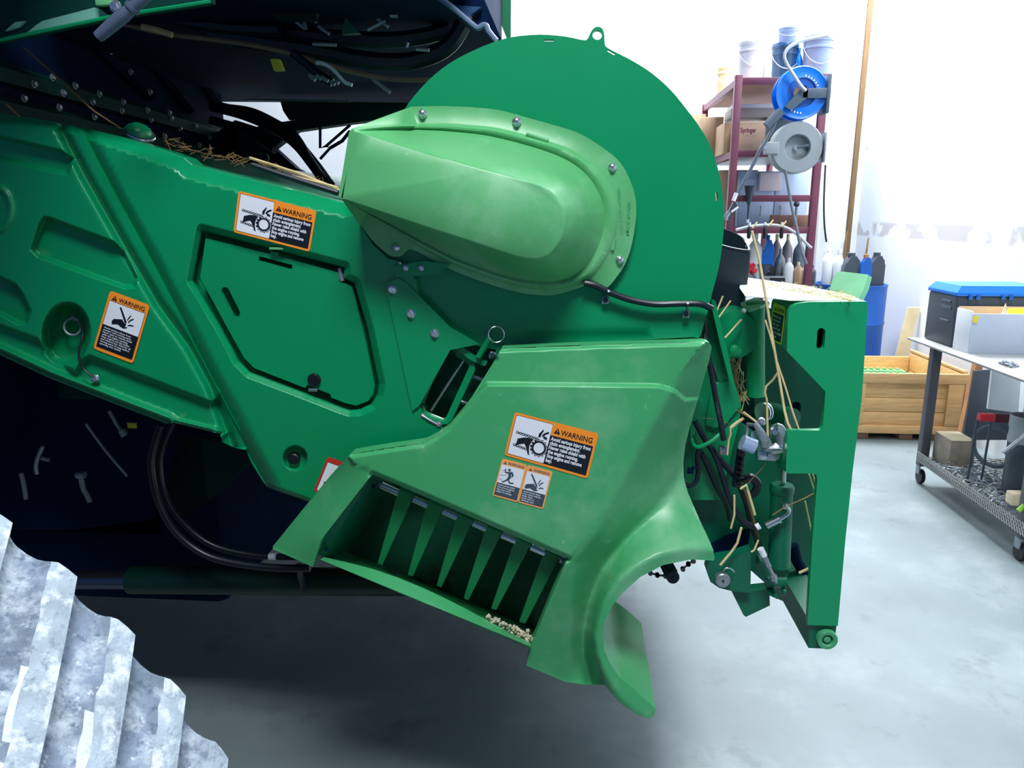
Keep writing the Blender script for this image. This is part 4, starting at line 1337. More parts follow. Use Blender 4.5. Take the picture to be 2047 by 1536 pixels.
straw('second pale straw along the top seal of the feeder house', [(515, 336), (570, 350), (640, 366), (676, 376)], [1.6, 1.59, 1.57, 1.55], 0.0035, 'straw', 'straw on top of the feeder house')
straw('long dim straw slanting under the green walkway beam', [(48, 96), (100, 142), (150, 188), (188, 222), (240, 256)], [1.9, 1.8, 1.7, 1.6, 1.52], 0.0035, 'straw2', 'straw on top of the feeder house')
straw('short green straw behind the top of the chain cover', [(14, 210), (38, 232)], 1.6, 0.004, 'straw2', 'straw on top of the feeder house')
# uncountable litter
ls = MB()
for i in range(70):
    t = rng.random()
    px, py = 1452 + 28 * rng.random() + 14 * t, 704 + 108 * t
    c = P(px, py, 1.66)
    d = np.array([rng.normal(0, .5), rng.normal(0, .3), 0.6 + rng.random()]) * 0.016 * (1 if rng.random() < .5 else -1)
    ls.tube([c - d, c + d], 0.0011, 4)
tag(ls.build('straw_litter', M['straw']), 'mat of straw packed between the flange and the guide tube', 'straw litter', kind='stuff')
ls = MB()
for i in range(190):
    px, py = 1520 + 185 * rng.random() ** 0.7, 0
    py = 566 + (px - 1520) * 0.16 + rng.normal(0, 5)
    c = PZ(px, min(py, 601), zt + 0.0025 + 0.003 * rng.random())
    a = rng.random() * 6.28
    d = np.array([math.cos(a), math.sin(a), rng.normal(0, .2)]) * (0.003 + 0.007 * rng.random())
    ls.tube([c - d, c + d], 0.0006, 4)
tag(ls.build('chaff_litter', M['straw']), 'chaff scattered on the pale top deck of the header frame', 'chaff', kind='stuff')
# ================================================================ HARVESTER BODY
HV = thing('combine_harvester', 'dark underside and big dusty front tire of the combine harvester behind the feeder house', 'combine harvester', (-2.0, 2.6, 0.0))
XF = -1.5
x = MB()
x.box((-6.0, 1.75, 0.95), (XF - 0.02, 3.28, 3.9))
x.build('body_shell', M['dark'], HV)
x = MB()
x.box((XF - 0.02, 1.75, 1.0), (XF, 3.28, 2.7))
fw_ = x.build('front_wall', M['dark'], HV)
for z0, z1, yy in ((1.885, 1.945, 3.2), (1.80, 1.86, 3.2), (1.71, 1.77, 3.1), (1.62, 1.68, 3.0)):
    x = MB().prism([(XF, 1.8, z0), (XF + 0.03, 1.8, z0 + 0.004), (XF + 0.03, 1.8, z1 - 0.02), (XF, 1.8, z1)], (0, yy - 1.8, -0.03))
    x.build('stiffener_rib', M['dkgreen'], fw_)
bm0 = None
for r, (px, py, px2, py2, n) in enumerate([(104, 155, 440, 268, 8), (70, 168, 420, 275, 7), (50, 196, 400, 290, 6), (185, 62, 340, 225, 5)]):
    for i in range(n):
        t = i / (n - 1)
        q = PX(px + (px2 - px) * t, py + (py2 - py) * t, XF + 0.034)
        if bm0 is None:
            bm0 = MB().bolt(q, 0.0075, (1, 0, 0)).build('bolt', M['steel'], fw_)
        else:
            link('bolt', bm0.data, q, fw_)
for px, py, px2, py2 in ((160, 60, 300, 195), (250, 60, 380, 220), (330, 60, 440, 215)):
    MB().tube([PX(px, py, XF + 0.01), PX(px2, py2, XF + 0.01)], 0.02, 6).build('press_rib', M['dark'], fw_)
# cab floor and cab
ZF = 2.05
x = MB()
cf = PZ(*np.array([(1003, 82), (984, 50), (955, -6), (930, -60), (860, -150), (200, -150), (100, 60), (380, 203), (860, 207)], float).T, ZF)
x.prism(cf, (0, 0, 1.6))
x.build('cab_floor', mat('blue_black_cab_floor', (5, 36, 68), 0.8, var=0.3, scale=3, spec=0.08), HV)
x = MB()
x.prism(P(*np.array([(560, 202), (870, 206), (870, 232), (700, 234), (640, 238), (578, 240), (566, 222)], float).T, np.full(7, 3.30)), (0, 0.05, 0))
x.build('cross_member', M['dkgreen'], HV)
x = MB()
x.prism(P(*np.array([(470, 262), (560, 244), (700, 226), (880, 205), (880, 225), (700, 246), (590, 262), (540, 300), (480, 300)], float).T, np.full(9, 3.1)), (0, 0.06, 0))
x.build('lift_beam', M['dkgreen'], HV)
MB().tube(P(np.array([495, 620, 700]), np.array([199.5, 201.5, 203]), np.full(3, 3.28)), 0.004, 6).build('cab_edge_strip', M['steel'], HV)
x = MB()
x.prism(P(*np.array([(380, 300), (470, 240), (538, 262), (548, 296), (592, 336), (660, 372), (560, 350), (440, 322)], float).T, np.full(8, 3.15)), (0, 0.05, 0))
x.build('throat_plate', M['dark'], HV)
for nm, px, py, yy, r in (('hydraulic_hose', [425, 480, 530, 585, 628, 656], [212, 226, 246, 280, 330, 370], [3.0, 2.95, 2.9, 2.8, 2.6, 2.4], .022),
                          ('hydraulic_hose', [440, 500, 552, 590, 618, 640], [214, 222, 246, 272, 318, 352], [2.9, 2.9, 2.85, 2.7, 2.5, 2.4], .014),
                          ('hydraulic_hose', [420, 470, 510, 550], [240, 254, 272, 300], [2.9, 2.9, 2.85, 2.8], .016)):
    MB().tube(P(np.array(px, float), np.array(py, float), np.array(yy)), r, 8, smooth=6).build(nm, M['hose'], HV)
x = MB()
x.tube(P(np.array([640, 640, 652, 700]), np.array([252, 296, 292, 250]), np.full(4, 2.9)), 0.0055, 6)
x.tube(P(np.array([652, 660, 640]), np.array([292, 296, 318]), np.full(3, 2.9)), 0.0055, 6)
x.tube(P(np.array([660, 684, 700]), np.array([296, 282, 262]), np.full(3, 2.9)), 0.0065, 6)
x.build('linkage_rod', M['dark'], HV)
MB().tube(P(np.array([492, 494, 504, 528, 534, 533]), np.array([320, 310, 306, 309, 314, 326]), np.full(6, 2.0)), 0.005, 6, smooth=3).build('loop_handle', M['dkgreen'], HV)
# things under the cab
x = MB().tube(P(np.array([245, 335, 430, 500, 580, 640, 700, 760, 810, 870.]), np.array([48, 68, 80, 90, 107, 126, 143, 155, 160, 160]), np.full(10, 2.1)), 0.0065, 6, smooth=5)
x.build('tan_cable', mat('tan_cable', (150, 120, 96), 0.6, var=0.2), HV)
MB().tube(P(np.array([284, 312, 344]), np.array([54, 60, 70]), np.full(3, 2.08)), 0.0085, 6).build('cable_tie', M['straw'], HV)
for px, py, yy, r in (([420, 520, 620, 720, 800, 860, 900, 925], [64, 84, 98, 118, 124, 112, 88, 50], 2.12, .024), ([430, 560, 680, 780, 850, 900], [40, 64, 76, 80, 72, 58], 2.16, .022),
                      ([585, 610, 640, 665], [105, 125, 150, 165], 2.1, .012), ([360, 450, 560], [40, 55, 60], 2.1, .018)):
    MB().tube(P(np.array(px, float), np.array(py, float), np.full(len(px), yy)), r, 8, smooth=6).build('wiring_loom', M['hose'], HV)
x = MB()
x.tube(P(np.array([632, 645, 664, 680, 690, 704]), np.array([126, 127, 138, 155, 165, 170]), np.full(6, 2.05)), 0.005, 6, smooth=4)
x.build('white_strap', M['lwhite'], HV)
for i in range(7):
    a, b_ = 618 + 8 * i + rng.normal(0, 2), 148 + 2.4 * i + rng.normal(0, 3)
    MB().tube(P(np.array([a, a + 9]), np.array([b_, b_ + 6]), np.full(2, 2.05)), 0.0055, 6).build('hose_coupler', M['steel'], HV)
for poly, m_ in (([(690, 36), (718, 66), (683, 68)], 'paintdk'), ([(510, 3), (640, 3), (630, 40), (560, 42)], 'dkgreen'), ([(540, 118), (557, 118), (565, 140), (547, 141)], 'lyellow')):
    MB().prism(P(*np.array(poly, float).T, np.full(len(poly), 2.02)), (0, 0.02, 0)).build('bracket_plate', M[m_], HV)
for a, b_, c_, d_ in ((545, 5, 610, 58), (628, 18, 632, 46), (636, 52, 658, 68), (606, 40, 612, 58), (755, 38, 776, 54), (625, 88, 672, 90), (815, 85, 812, 95), (780, 31, 795, 32), (735, 60, 770, 42), (832, 98, 858, 100), (745, 158, 780, 185)):
    MB().tube(P(np.array([a, c_], float), np.array([b_, d_], float), np.full(2, 2.04)), 0.005, 6).build('rod', M['steel'], HV)
for i in range(4):
    MB().box(P(642 + 15 * i, 6 + (i % 2) * 8, 2.04), P(655 + 15 * i, 12 + (i % 2) * 8, 2.02), 0.001).build('fuse_block', M['steel'], HV)
M['bluepanel'] = mat('blue_black_panel', (38, 72, 118), 0.35, var=0.1)
MB().prism(P(*np.array([(903, 10), (962, 14), (932, 36)], float).T, np.full(3, 1.78)), (0.0, 0.03, 0.0)).build('step_panel', M['bluepanel'], HV)
MB().tube(P(np.array([868, 910, 948, 957, 966, 972, 976, 992]), np.array([-12, 20, 52, 55, 50, 52, 62, 82]), np.full(8, 1.72)), 0.0062, 8, smooth=4).build('hand_rail', mat('grey_blue_rail', (120, 140, 170), 0.35, metal=0.3), HV)
MB().prism(P(*np.array([(880, -20), (960, -20), (1003, 80), (978, 78), (950, 40)], float).T, np.full(5, 1.80)), (0, 0.1, 0)).build('cab_corner', M['dark'], HV)
MB().prism(P(*np.array([(975, -20), (1022, -20), (1021, 80), (1014, 80)], float).T, np.full(4, 2.4)), (0, 0.06, 0)).build('cab_post', M['paint'], HV)
# walkway beam at the upper left
M['palebeam'] = mat('pale_green_beam', (110, 170, 150), 0.4, var=0.15, scale=4)
x = MB()
x.prism(P(*np.array([(-40, 90), (0, 81), (225, 34), (350, 15), (420, 4), (420, -40), (-40, -40)], float).T, np.full(7, 1.36)), (0, 0.02, 0))
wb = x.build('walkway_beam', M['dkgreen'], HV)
x = MB()
x.prism(P(*np.array([(49, 69), (70, 52), (84, 42), (188, 15), (200, 18), (216, 30), (222, 33)], float).T, np.full(7, 1.355)), (0, 0.006, 0))
x.build('beam_web', M['palebeam'], wb)
MB().prism(P(*np.array([(10, 62), (30, 44), (50, 42), (38, 54)], float).T, np.full(4, 1.355)), (0, 0.006, 0)).build('beam_web', M['palebeam'], wb)
MB().tube(P(np.array([-40, 0, 225, 350, 420]), np.array([89, 80, 33, 14, 3]), np.full(5, 1.352)), 0.0032, 6).build('beam_lip', M['paint'], wb)
MB().box(P(196, -10, 1.352), P(222, 10, 1.34), 0.002).build('beam_block', M['flange'], wb)
MB().bolt(P(232, 14, 1.345), 0.008, (0, -1, 0)).build('bolt', M['chrome'], wb)
x = MB()
x.tube(P(np.array([196, 215, 245, 262, 290, 305]), np.array([74, 58, 32, 18, -6, -24]), np.full(6, 1.28)), [0.009, 0.0105, 0.0115, 0.0095, 0.009, 0.009], 10, smooth=4)
x.lathe([(0.0125, 0), (0.0125, 0.006)], P(262, 18, 1.28), (0.6, 0, 0.5), 12)
x.build('grab_handle', mat('grey_blue_rubber', (74, 84, 108), 0.45), HV)
# machinery under the chain cover
x = MB()
x.box(P(-320, 735, 1.95), (P(300, 735, 1.95)[0], 3.2, 0.62), 0.02)
x.build('axle_housing', M['dark'], HV)
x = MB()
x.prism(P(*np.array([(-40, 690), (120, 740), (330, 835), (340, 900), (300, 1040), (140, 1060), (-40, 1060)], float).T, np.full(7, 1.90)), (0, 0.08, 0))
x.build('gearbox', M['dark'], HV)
plate('deflector_plate', [(326, 862), (482, 892), (508, 920), (440, 985), (365, 1042), (338, 985), (322, 930)], 1.95, 0.01, M['dkgreen'], HV)
for px, py, yy, r in (([322, 308, 302, 316, 350, 408, 480, 560, 620], [850, 890, 935, 1000, 1062, 1108, 1128, 1136, 1136], 1.68, .0095),
                      ([346, 326, 319, 332, 366, 420, 490, 560, 620], [845, 890, 935, 995, 1045, 1088, 1108, 1114, 1114], 1.70, .008)):
    MB().tube(P(np.array(px, float), np.array(py, float), np.full(len(px), yy)), r, 10, smooth=6).build('looped_hose', M['hose'], HV)
x = MB()
x.tube([P(262, 1160, 1.86), P(840, 1164, 1.86)], 0.0385, 24)
lc_ = x.build('lift_cylinder', mat('dark_green_cylinder', (2, 44, 34), 0.35, var=0.1), HV)
MB().tube([P(60, 1160, 1.86), P(264, 1160, 1.86)], 0.026, 20).build('cylinder_rod', mat('dark_chrome', (90, 104, 120), 0.2, metal=0.9), lc_)
x = MB().tube(P(np.array([598, 600, 606, 608]), np.array([1126, 1145, 1165, 1180]), np.array([1.80, 1.79, 1.80, 1.82])), 0.011, 8, flat=0.4)
x.build('hose_strap', M['hose'], lc_)
MB().tube(P(np.array([538, 552]), np.array([1113, 1113]), np.full(2, 1.695)), 0.0088, 8).build('hose_marker', M['lwhite'], HV)
for px, py, r in (([218, 226, 234, 248], [822, 836, 850, 868], .005), ([86, 78, 72, 74], [892, 910, 930, 948], .006), ([160, 166, 174, 180], [948, 975, 990, 1004], .007), ([42, 48, 52], [946, 970, 998], .006), ([172, 210, 255], [848, 900, 953], .004), ([84, 98], [916, 920], .006)):
    MB().tube(P(np.array(px, float), np.array(py, float), np.full(len(px), 1.86)), r, 8, smooth=3).build('pipe_fitting', M['steel'], HV)
MB().tube(P(np.array([243, 250]), np.array([860, 872]), np.full(2, 1.855)), 0.010, 10).build('pipe_collar', M['steel'], HV)
MB().tube(P(np.array([154, 170]), np.array([950, 950]), np.full(2, 1.855)), 0.010, 10).build('pipe_collar', M['steel'], HV)
MB().box(P(120, 760, 1.885), P(190, 800, 1.87), 0.004).build('valve_block', M['dkgreen'], HV)
x = MB().box(P(256, 845, 1.88), P(272, 857, 1.875))
x.build('yellow_tag', M['lyellow'], HV)

# ---- front tire: stands on the floor, tread towards the viewer
YT = 0.62
tips = np.array([(32, 1047), (151, 1158), (271, 1270), (381, 1393)], float)
tp = P(tips[:, 0], tips[:, 1], np.full(4, YT))
best = None
for R_ in np.linspace(0.5, 1.1, 241):
    for xc in np.linspace(-2.2, -0.5, 171):
        e = ((np.hypot(tp[:, 0] - xc, tp[:, 2] - R_) - R_) ** 2).sum()
        if best is None or e < best[0]:
            best = (e, R_, xc)
_, RT_, XT = best
th = np.arctan2(tp[:, 2] - RT_, tp[:, 0] - XT)
pitch = (th[0] - th[-1]) / 3
NL = int(round(2 * math.pi / pitch))
pitch = 2 * math.pi / NL


def on_tread(px, py):
    d = ray(px, py)
    a = d[0] ** 2 + d[2] ** 2
    bq = 2 * (d[0] * -XT + d[2] * (H - RT_))
    c = XT ** 2 + (H - RT_) ** 2 - RT_ ** 2
    t = (-bq - math.sqrt(max(bq * bq - 4 * a * c, 0))) / (2 * a)
    q = CAM + d * t
    return math.atan2(q[2] - RT_, q[0] - XT), q[1]


t2, y2 = on_tread(236, 1500)
slope = (t2 - th[2]) / (YT - y2)
print('tire', RT_, XT, NL, math.degrees(th[0]), math.degrees(th[-1]), 'slope', slope, y2)
YN = 0.02
NT, NY = NL * 14, 44
tt = np.arange(NT) * 2 * math.pi / NT
ys = np.linspace(0, YT - YN, NY)
PH, DY = np.meshgrid(np.arange(NT) / 14.0, ys, indexing='ij')
jit = np.where((np.arange(NT) % 14 == 9) | (np.arange(NT) % 14 == 8), 1.0, 0.0)[:, None] * rng.normal(0, .022, (NT, NY))
TT = th[2] + slope * DY - (PH + jit) * pitch              # rows run along the lugs
prof_p = [0, .035, .10, .22, .38, .50, .60, .70, .86, 1.0]
prof_h = [1, .40, .16, .05, .08, .22, .52, .88, .98, 1.0]
hl = np.interp(PH % 1.0, prof_p, prof_h)
fade = np.clip((DY - 0.30) / 0.03, 0, 1) * 0.6
hl = hl * (1 - fade)
cr = 0.02 * ((DY - 0.3) / 0.3) ** 2 * (DY > 0.3)
rr = RT_ - 0.019 * (1 - hl) - cr
v = np.stack([XT + rr * np.cos(TT), YT - DY, RT_ + rr * np.sin(TT)], -1).reshape(-1, 3)
x = MB()
x.v = [tuple(p_) for p_ in v]
for i in range(NT):
    k_ = i % 14
    for j in range(NY - 1):
        x.f.append((i * NY + j, i * NY + j + 1, ((i + 1) % NT) * NY + j + 1, ((i + 1) % NT) * NY + j))
        x.m.append(1 if k_ >= 9 else (2 if k_ == 8 and 4 + (i // 14) % 3 < j < 26 and rng.random() < .82 else 0))
# sidewalls
for j, yo, s in ((0, YT, 1), (NY - 1, YN, -1)):
    base = len(x.v)
    ringv = []
    for R2, dy in ((RT_ - 0.10, 0.02), (RT_ - 0.24, 0.01), (RT_ - 0.30, -0.03)):
        ringv += [(XT + R2 * math.cos(t), yo + s * dy, RT_ + R2 * math.sin(t)) for t in TT[:, j]]
    x.v += ringv
    for i in range(NT):
        i2 = (i + 1) % NT
        x.f.append((i * NY + j, i2 * NY + j, base + i2, base + i))
        x.m.append(0)
        for q in range(2):
            x.f.append((base + q * NT + i, base + q * NT + i2, base + (q + 1) * NT + i2, base + (q + 1) * NT + i))
            x.m.append(0)
ti = x.build('front_tire', [M['tire'], M['tirelug'], M['tirestreak']], HV, angle=28)
ti['label'] = 'big tire caked with pale dust, chevron lugs'
x = MB()
x.lathe([(RT_ - 0.30, 0), (RT_ - 0.32, 0.05), (RT_ - 0.34, 0.3), (0.12, 0.32), (0.12, 0.36), (0.05, 0.36)], (XT, 0.05, RT_), (0, 1, 0), 40)
x.build('wheel_rim', mat('yellow_rim', (230, 190, 40), 0.4), HV)

# far front wheel and axle added to block light, unseen platform added for shade
x = MB()
Rf = 0.80
x.lathe([(Rf - .3, 0), (Rf - .1, -.02), (Rf - .02, .03), (Rf, .12), (Rf, .5), (Rf - .02, .6), (Rf - .1, .65), (Rf - .3, .62)], (-0.62, 3.75, Rf), (0, 1, 0), 48)
x.build('far_tire_blocker', M['black'], HV)
x = MB().box((-2.6, 1.95, 0.42), (-1.0, 3.74, 0.98), 0.03)
x.build('axle_blocker', M['dark'], HV)
x = MB().box((-3.6, 0.80, 2.16), (-0.78, 1.74, 2.24), 0.01)
x.build('shade_platform', M['dkgreen'], HV)

# seal strip and trash along the top of the feeder house
MB().tube(P(np.array([505, 560, 620, 676.]), np.array([330, 349, 368, 386]), np.array([1.50, 1.50, 1.50, 1.50])), 0.006, 8).build('seal_strip', M['hose'], HV)
ls = MB()
for i in range(110):
    px = 330 + 350 * rng.random()
    py = np.interp(px, [330, 400, 500, 680], [280, 305, 325, 378]) + rng.normal(0, 5)
    c_ = P(px, py, 1.62 + .1 * rng.random())
    d_ = rng.normal(0, 1, 3) * (1, .6, .4)
    d_ = d_ / np.linalg.norm(d_) * .011
    ls.tube([c_ - d_, c_ + d_], .0007, 4)
tag(ls.build('straw_litter', M['straw2']), 'brown straw trash lying along the top edge of the feeder house', 'straw litter', kind='stuff')

x = MB()
x.lathe([(0.028, -.012), (0.030, 0), (0.026, .012), (0.016, .021), (0.004, .025)], P(275, 270, 1.56), (0.1, -.2, 1), 20)
x.build('glossy_cap', M['paint'], HV)
MB().ring(P(280, 268, 1.55), 0.026, 0.004, (0.5, -.4, 1), 24).build('cap_ring', M['chrome'], HV)
# ================================================================ STORAGE RACK AND WHAT STANDS ON IT
def wx(px, Y, py=None):
    return float(P(px, PYD if py is None else py, Y)[0])


PYD = 160     # picture row at which the following things are measured


def wz(py, Y, px=1600):
    return float(P(px, py, Y)[2])


M['maroon'] = mat('maroon_steel', (112, 52, 74), 0.5, var=0.12, scale=8)
M['card'] = mat('cardboard', (206, 172, 140), 0.8, var=0.08, scale=8)
M['card2'] = mat('brown_cardboard', (150, 112, 96), 0.8, var=0.08, scale=8)
M['pailw'] = mat('white_pail', (226, 232, 244), 0.4, var=0.03)
M['pailb'] = mat('dark_blue_pail', (34, 70, 106), 0.35, var=0.1)
M['pailg'] = mat('grey_blue_pail', (136, 152, 186), 0.4, var=0.06)
M['paily'] = mat('cream_pail', (236, 228, 180), 0.45, var=0.04)
M['blue'] = mat('bright_blue', (0, 118, 226), 0.35, var=0.06)
M['blue2'] = mat('barrel_blue', (0, 84, 178), 0.4, var=0.1)
M['greydk'] = mat('grey_blue_steel', (78, 92, 108), 0.45, var=0.1)
M['greyreel'] = mat('grey_reel', (150, 158, 164), 0.5, var=0.05)
M['lblue'] = mat('pale_blue_door', (184, 204, 232), 0.5, var=0.03)
M['wood'] = mat('pale_pine', (214, 172, 118), 0.7, var=0.16, scale=5, stretch=(1.5, 10, 14))
M['woodend'] = mat('weathered_timber', (158, 146, 130), 0.85, var=0.2, scale=14, bump=0.2)
M['woodtop'] = mat('pale_sawn_top', (228, 210, 176), 0.8, var=0.1, scale=14)
M['red'] = mat('red_paint', (206, 40, 56), 0.45, var=0.08)
M['jug'] = mat('grey_black_jug', (60, 70, 82), 0.4, var=0.08)
M['clear'] = mat('cloudy_jug', (150, 140, 150), 0.3, var=0.1)

YF_, YK = 5.9, 7.3
zT = wz(152, YF_)
zS = [zT, wz(298, YF_), wz(388, YF_), wz(452, YF_), 1.03, 0.35]
xl_, xr_ = wx(1476, YF_), wx(1648, YF_)
rk = thing('storage_rack', 'tall maroon steel storage rack against the white back wall', 'rack', (1.65, 6.6, 0))
for px, yy in ((xl_, YF_), (xr_, YF_), (xl_, YK), (xr_, YK)):
    MB().box((px - 0.026, yy - 0.026, 0), (px + 0.026, yy + 0.026, zT + (0.01 if yy == YF_ else 0)), 0.003).build('post', M['maroon'], rk)
for i, z in enumerate(zS):
    if i != 2:
        MB().box((xl_, YF_, z - 0.03), (xr_, YK, z - 0.012)).build('shelf_board', M['card2'] if i == 0 else M['greydk'], rk)
    MB().box((xl_ - 0.02, YF_ - 0.02, z - 0.055), (xr_ + 0.02, YF_ + 0.015, z - 0.008), 0.002).build('front_beam', M['maroon'], rk)
    if i != 2:
        MB().box((xl_ - 0.018, YF_, z - 0.06), (xl_ + 0.018, YK, z - 0.012)).build('side_beam', M['maroon'], rk)


def pail(label, px0, px1, pyt, Y, z, m, grp='pails on top of the rack', ht=None, handle=True):
    cx = (wx(px0, Y) + wx(px1, Y)) / 2
    r = (wx(px1, Y) - wx(px0, Y)) / 2
    h = ht or (wz(pyt, Y) - z)
    t = thing('pail', label, 'bucket', (cx, Y, z), grp)
    rb = r * 0.86
    MB().lathe([(rb, 0.004), (rb, 0.0), (r * .94, h * .72), (r * .99, h * .72), (r * .99, h * .76), (r * .95, h * .77), (r * .955, h * .86), (r, h * .87), (r, h * .9), (r * .96, h * .905)], (cx, Y, z), seg=24).build('bucket_body', m, t)
    MB().lathe([(r * .97, h * .9), (r * 1.01, h * .905), (r * 1.01, h * .97), (r * .97, h), (r * .9, h * .985), (r * .86, h * .97)], (cx, Y, z), seg=24).build('lid', m, t)
    if handle:
        a = np.linspace(0.15, math.pi - 0.15, 9)
        MB().tube([(cx + r * 1.02 * math.cos(k), Y - r * 1.03 * abs(math.sin(k)) , z + h * .82 - h * .45 * math.sin(k)) for k in a], 0.003, 5).build('wire_handle', M['steel'], t)
    return t


pail('tall white pail at the front left corner of the rack top', 1472, 1529, 79, 6.2, zT - .012, M['pailw'])
pail('dark blue pail with a smaller pail stacked on it on the rack top', 1538, 1592, 88, 6.3, zT - .012, M['pailb'])
pail('grey blue pail stacked on the dark blue pail', 1548, 1589, 56, 6.3, zT - .012 + (wz(88, 6.3) - zT + .012), M['pailg'])
pail('grey white pail above the blue hose reel on the rack top', 1600, 1660, 73, 6.2, zT - .012, M['pailg'])
pail('cream pail with grey lid at the back left of the rack top', 1431, 1472, 129, 6.9, zT - .012, M['paily'])


def bottle(label, px, pyt, pyb, wpx, Y, m, cap, z=None, neck=.3, cat='bottle', grp=None, kind='round', capm=None):
    z = wz(pyb, Y) if z is None else z
    h = wz(pyt, Y) - z
    r = wpx / 2 / F * Y
    cx = wx(px, Y)
    t = thing('bottle', label, cat, (cx, Y, z), grp)
    if kind == 'round':
        MB().lathe([(r * .95, 0), (r, h * .03), (r, h * .62), (r * .9, h * .72), (r * neck, h * .86), (r * neck, h * .9)], (cx, Y, z), seg=16).build('bottle_body', m, t)
    else:
        pts = [(cx - r, z), (cx + r, z), (cx + r, z + h * .62), (cx + r * .45, z + h * .9), (cx - r * .2, z + h * .9), (cx - r, z + h * .6)]
        MB().prism([(a, Y - r * .8, b_) for a, b_ in pts], (0, r * 1.6, 0)).build('bottle_body', m, t)
        MB().tube([(cx + r * .5, Y, z + h * .88), (cx + r * 1.02, Y, z + h * .74), (cx + r * .98, Y, z + h * .5)], r * .16, 6).build('bottle_grip', m, t)
    o_ = -r * 0.0 if kind == 'round' else 0
    MB().lathe([(r * neck * 1.15, h * .88), (r * neck * 1.15, h * .99), (r * neck, h)], (cx + o_, Y, z), seg=12).build('cap', capm or cap, t)
    return t


PYD = 130
G1 = 'bottles and jugs on the lower rack shelf'
bottle('white bottle between the pails on the rack top', 1535, 108, 152, 14, 6.15, M['white'], M['paily'], zT - .012, cat='bottle', grp='pails on top of the rack')
bottle('bright blue bottle behind the blue reel on the rack top', 1596, 96, 150, 14, 6.25, M['blue'], M['blue'], zT - .012, grp='pails on top of the rack')
zb = 1.03 - .012
PYD = 510
for a in (('slim white jug at the left end of the lower shelf', 1508, 466, 30, M['white'], M['white'], 'round'), ('bright blue jug beside the white jug', 1533, 470, 22, M['blue'], M['blue'], 'jug'),
          ('left cloudy glass jug on the lower shelf', 1551, 468, 20, M['clear'], M['paily'], 'round'), ('second cloudy glass jug on the lower shelf', 1573, 468, 20, M['clear'], M['paily'], 'round'),
          ('third dim glass jug at the back of the lower shelf', 1597, 474, 22, M['greydk'], M['greydk'], 'round'), ('silver metal can with spout on the lower shelf', 1560, 498, 20, M['steel'], M['steel'], 'round')):
    lb, px, pyt, wd, m_, cp_, kd = a
    bottle(lb, px, pyt, 0, wd, 6.35 if 'can' not in lb and 'white' not in lb else 6.1, m_, cp_, zb, grp=G1, kind=kd)
for a in (('white pump bottle standing in front of the black box', 1578, 516, 20, M['white'], M['white'], 'round'), ('tan bottle with pointed cap behind the header frame deck', 1598, 524, 16, M['card'], M['paily'], 'round'),
          ('small white bottle next to the tan bottle', 1614, 524, 16, M['white'], M['paily'], 'round'), ('black bottle next to the small white bottle', 1626, 530, 16, M['jug'], M['jug'], 'round')):
    lb, px, pyt, wd, m_, cp_, kd = a
    bottle(lb, px, pyt, 0, wd, 5.78 if px < 1000 else 6.02, m_, cp_, zb, grp=G1, kind=kd)
# funnels, red grease gun, black box
x = MB().lathe([(0.06, 0.12), (0.056, 0.12), (0.012, 0.02), (0.008, -0.03), (0.012, -0.03), (0.015, 0.02)], (wx(1530, 6.05), 6.05, zb + .04), seg=18)
tag(x.build('funnel', M['greydk']), 'grey funnel standing on the lower rack shelf', 'funnel')
t = thing('grease_gun', 'red grease gun lying on the lower shelf beside the black spout', 'grease gun', (wx(1500, 6.0), 6.0, zb))
zz = wz(535, 6.0)
MB().tube([(wx(1488, 6.0), 6.0, wz(525, 6.0)), (wx(1512, 6.0), 6.0, wz(546, 6.0))], 0.028, 12).build('barrel', M['red'], t)
MB().tube([(wx(1490, 6.0), 5.97, wz(548, 6.0)), (wx(1508, 6.0), 5.97, wz(528, 6.0))], 0.016, 8).build('lever', M['red'], t)
MB().tube([(wx(1508, 6.0), 5.98, wz(546, 6.0)), (wx(1516, 6.0), 5.98, zb + .01)], 0.01, 8).build('hose', M['steel'], t)
t = thing('radio', 'black flat box unit on the lower rack shelf', 'box', (wx(1545, 6.2), 6.2, zb))
MB().box((wx(1522, 6.15), 6.05, zb), (wx(1546, 6.15), 6.25, wz(531, 6.15)), 0.01).build('case', M['black'], t)
MB().lathe([(0.01, 0), (0.01, 0.01)], (wx(1537, 6.05), 6.05, wz(542, 6.05)), (0, -1, 0), 12).build('dial', M['steel'], t)
t = thing('parts_tray', 'silver framed parts tray on the front edge of the lower shelf', 'tray', (wx(1550, 5.98), 5.98, zb))
MB().box((wx(1528, 5.98), 5.94, zb), (wx(1572, 5.98), 6.0, wz(552, 5.98)), 0.004).build('tray_body', M['steel'], t)
MB().box((wx(1540, 5.98), 5.935, zb + .006), (wx(1570, 5.98), 5.945, wz(555, 5.98)), 0.002).build('tray_front', M['black'], t)

# boxes on the second shelf
def carton(label, x0, x1, z0, z1, y0, y1, m='card', grp='cardboard boxes on the rack', flap=True, print_=None):
    t = thing('cardboard_box', label, 'box', ((x0 + x1) / 2, (y0 + y1) / 2, z0), grp)
    MB().box((x0, y0, z0), (x1, y1, z1), 0.004).build('carton', M[m], t)
    if flap:
        MB().box((x0 + .003, (y0 + y1) / 2 - .03, z1), (x1 - .003, (y0 + y1) / 2 + .03, z1 + .0015)).build('packing_tape', M['paily'], t)
    return t


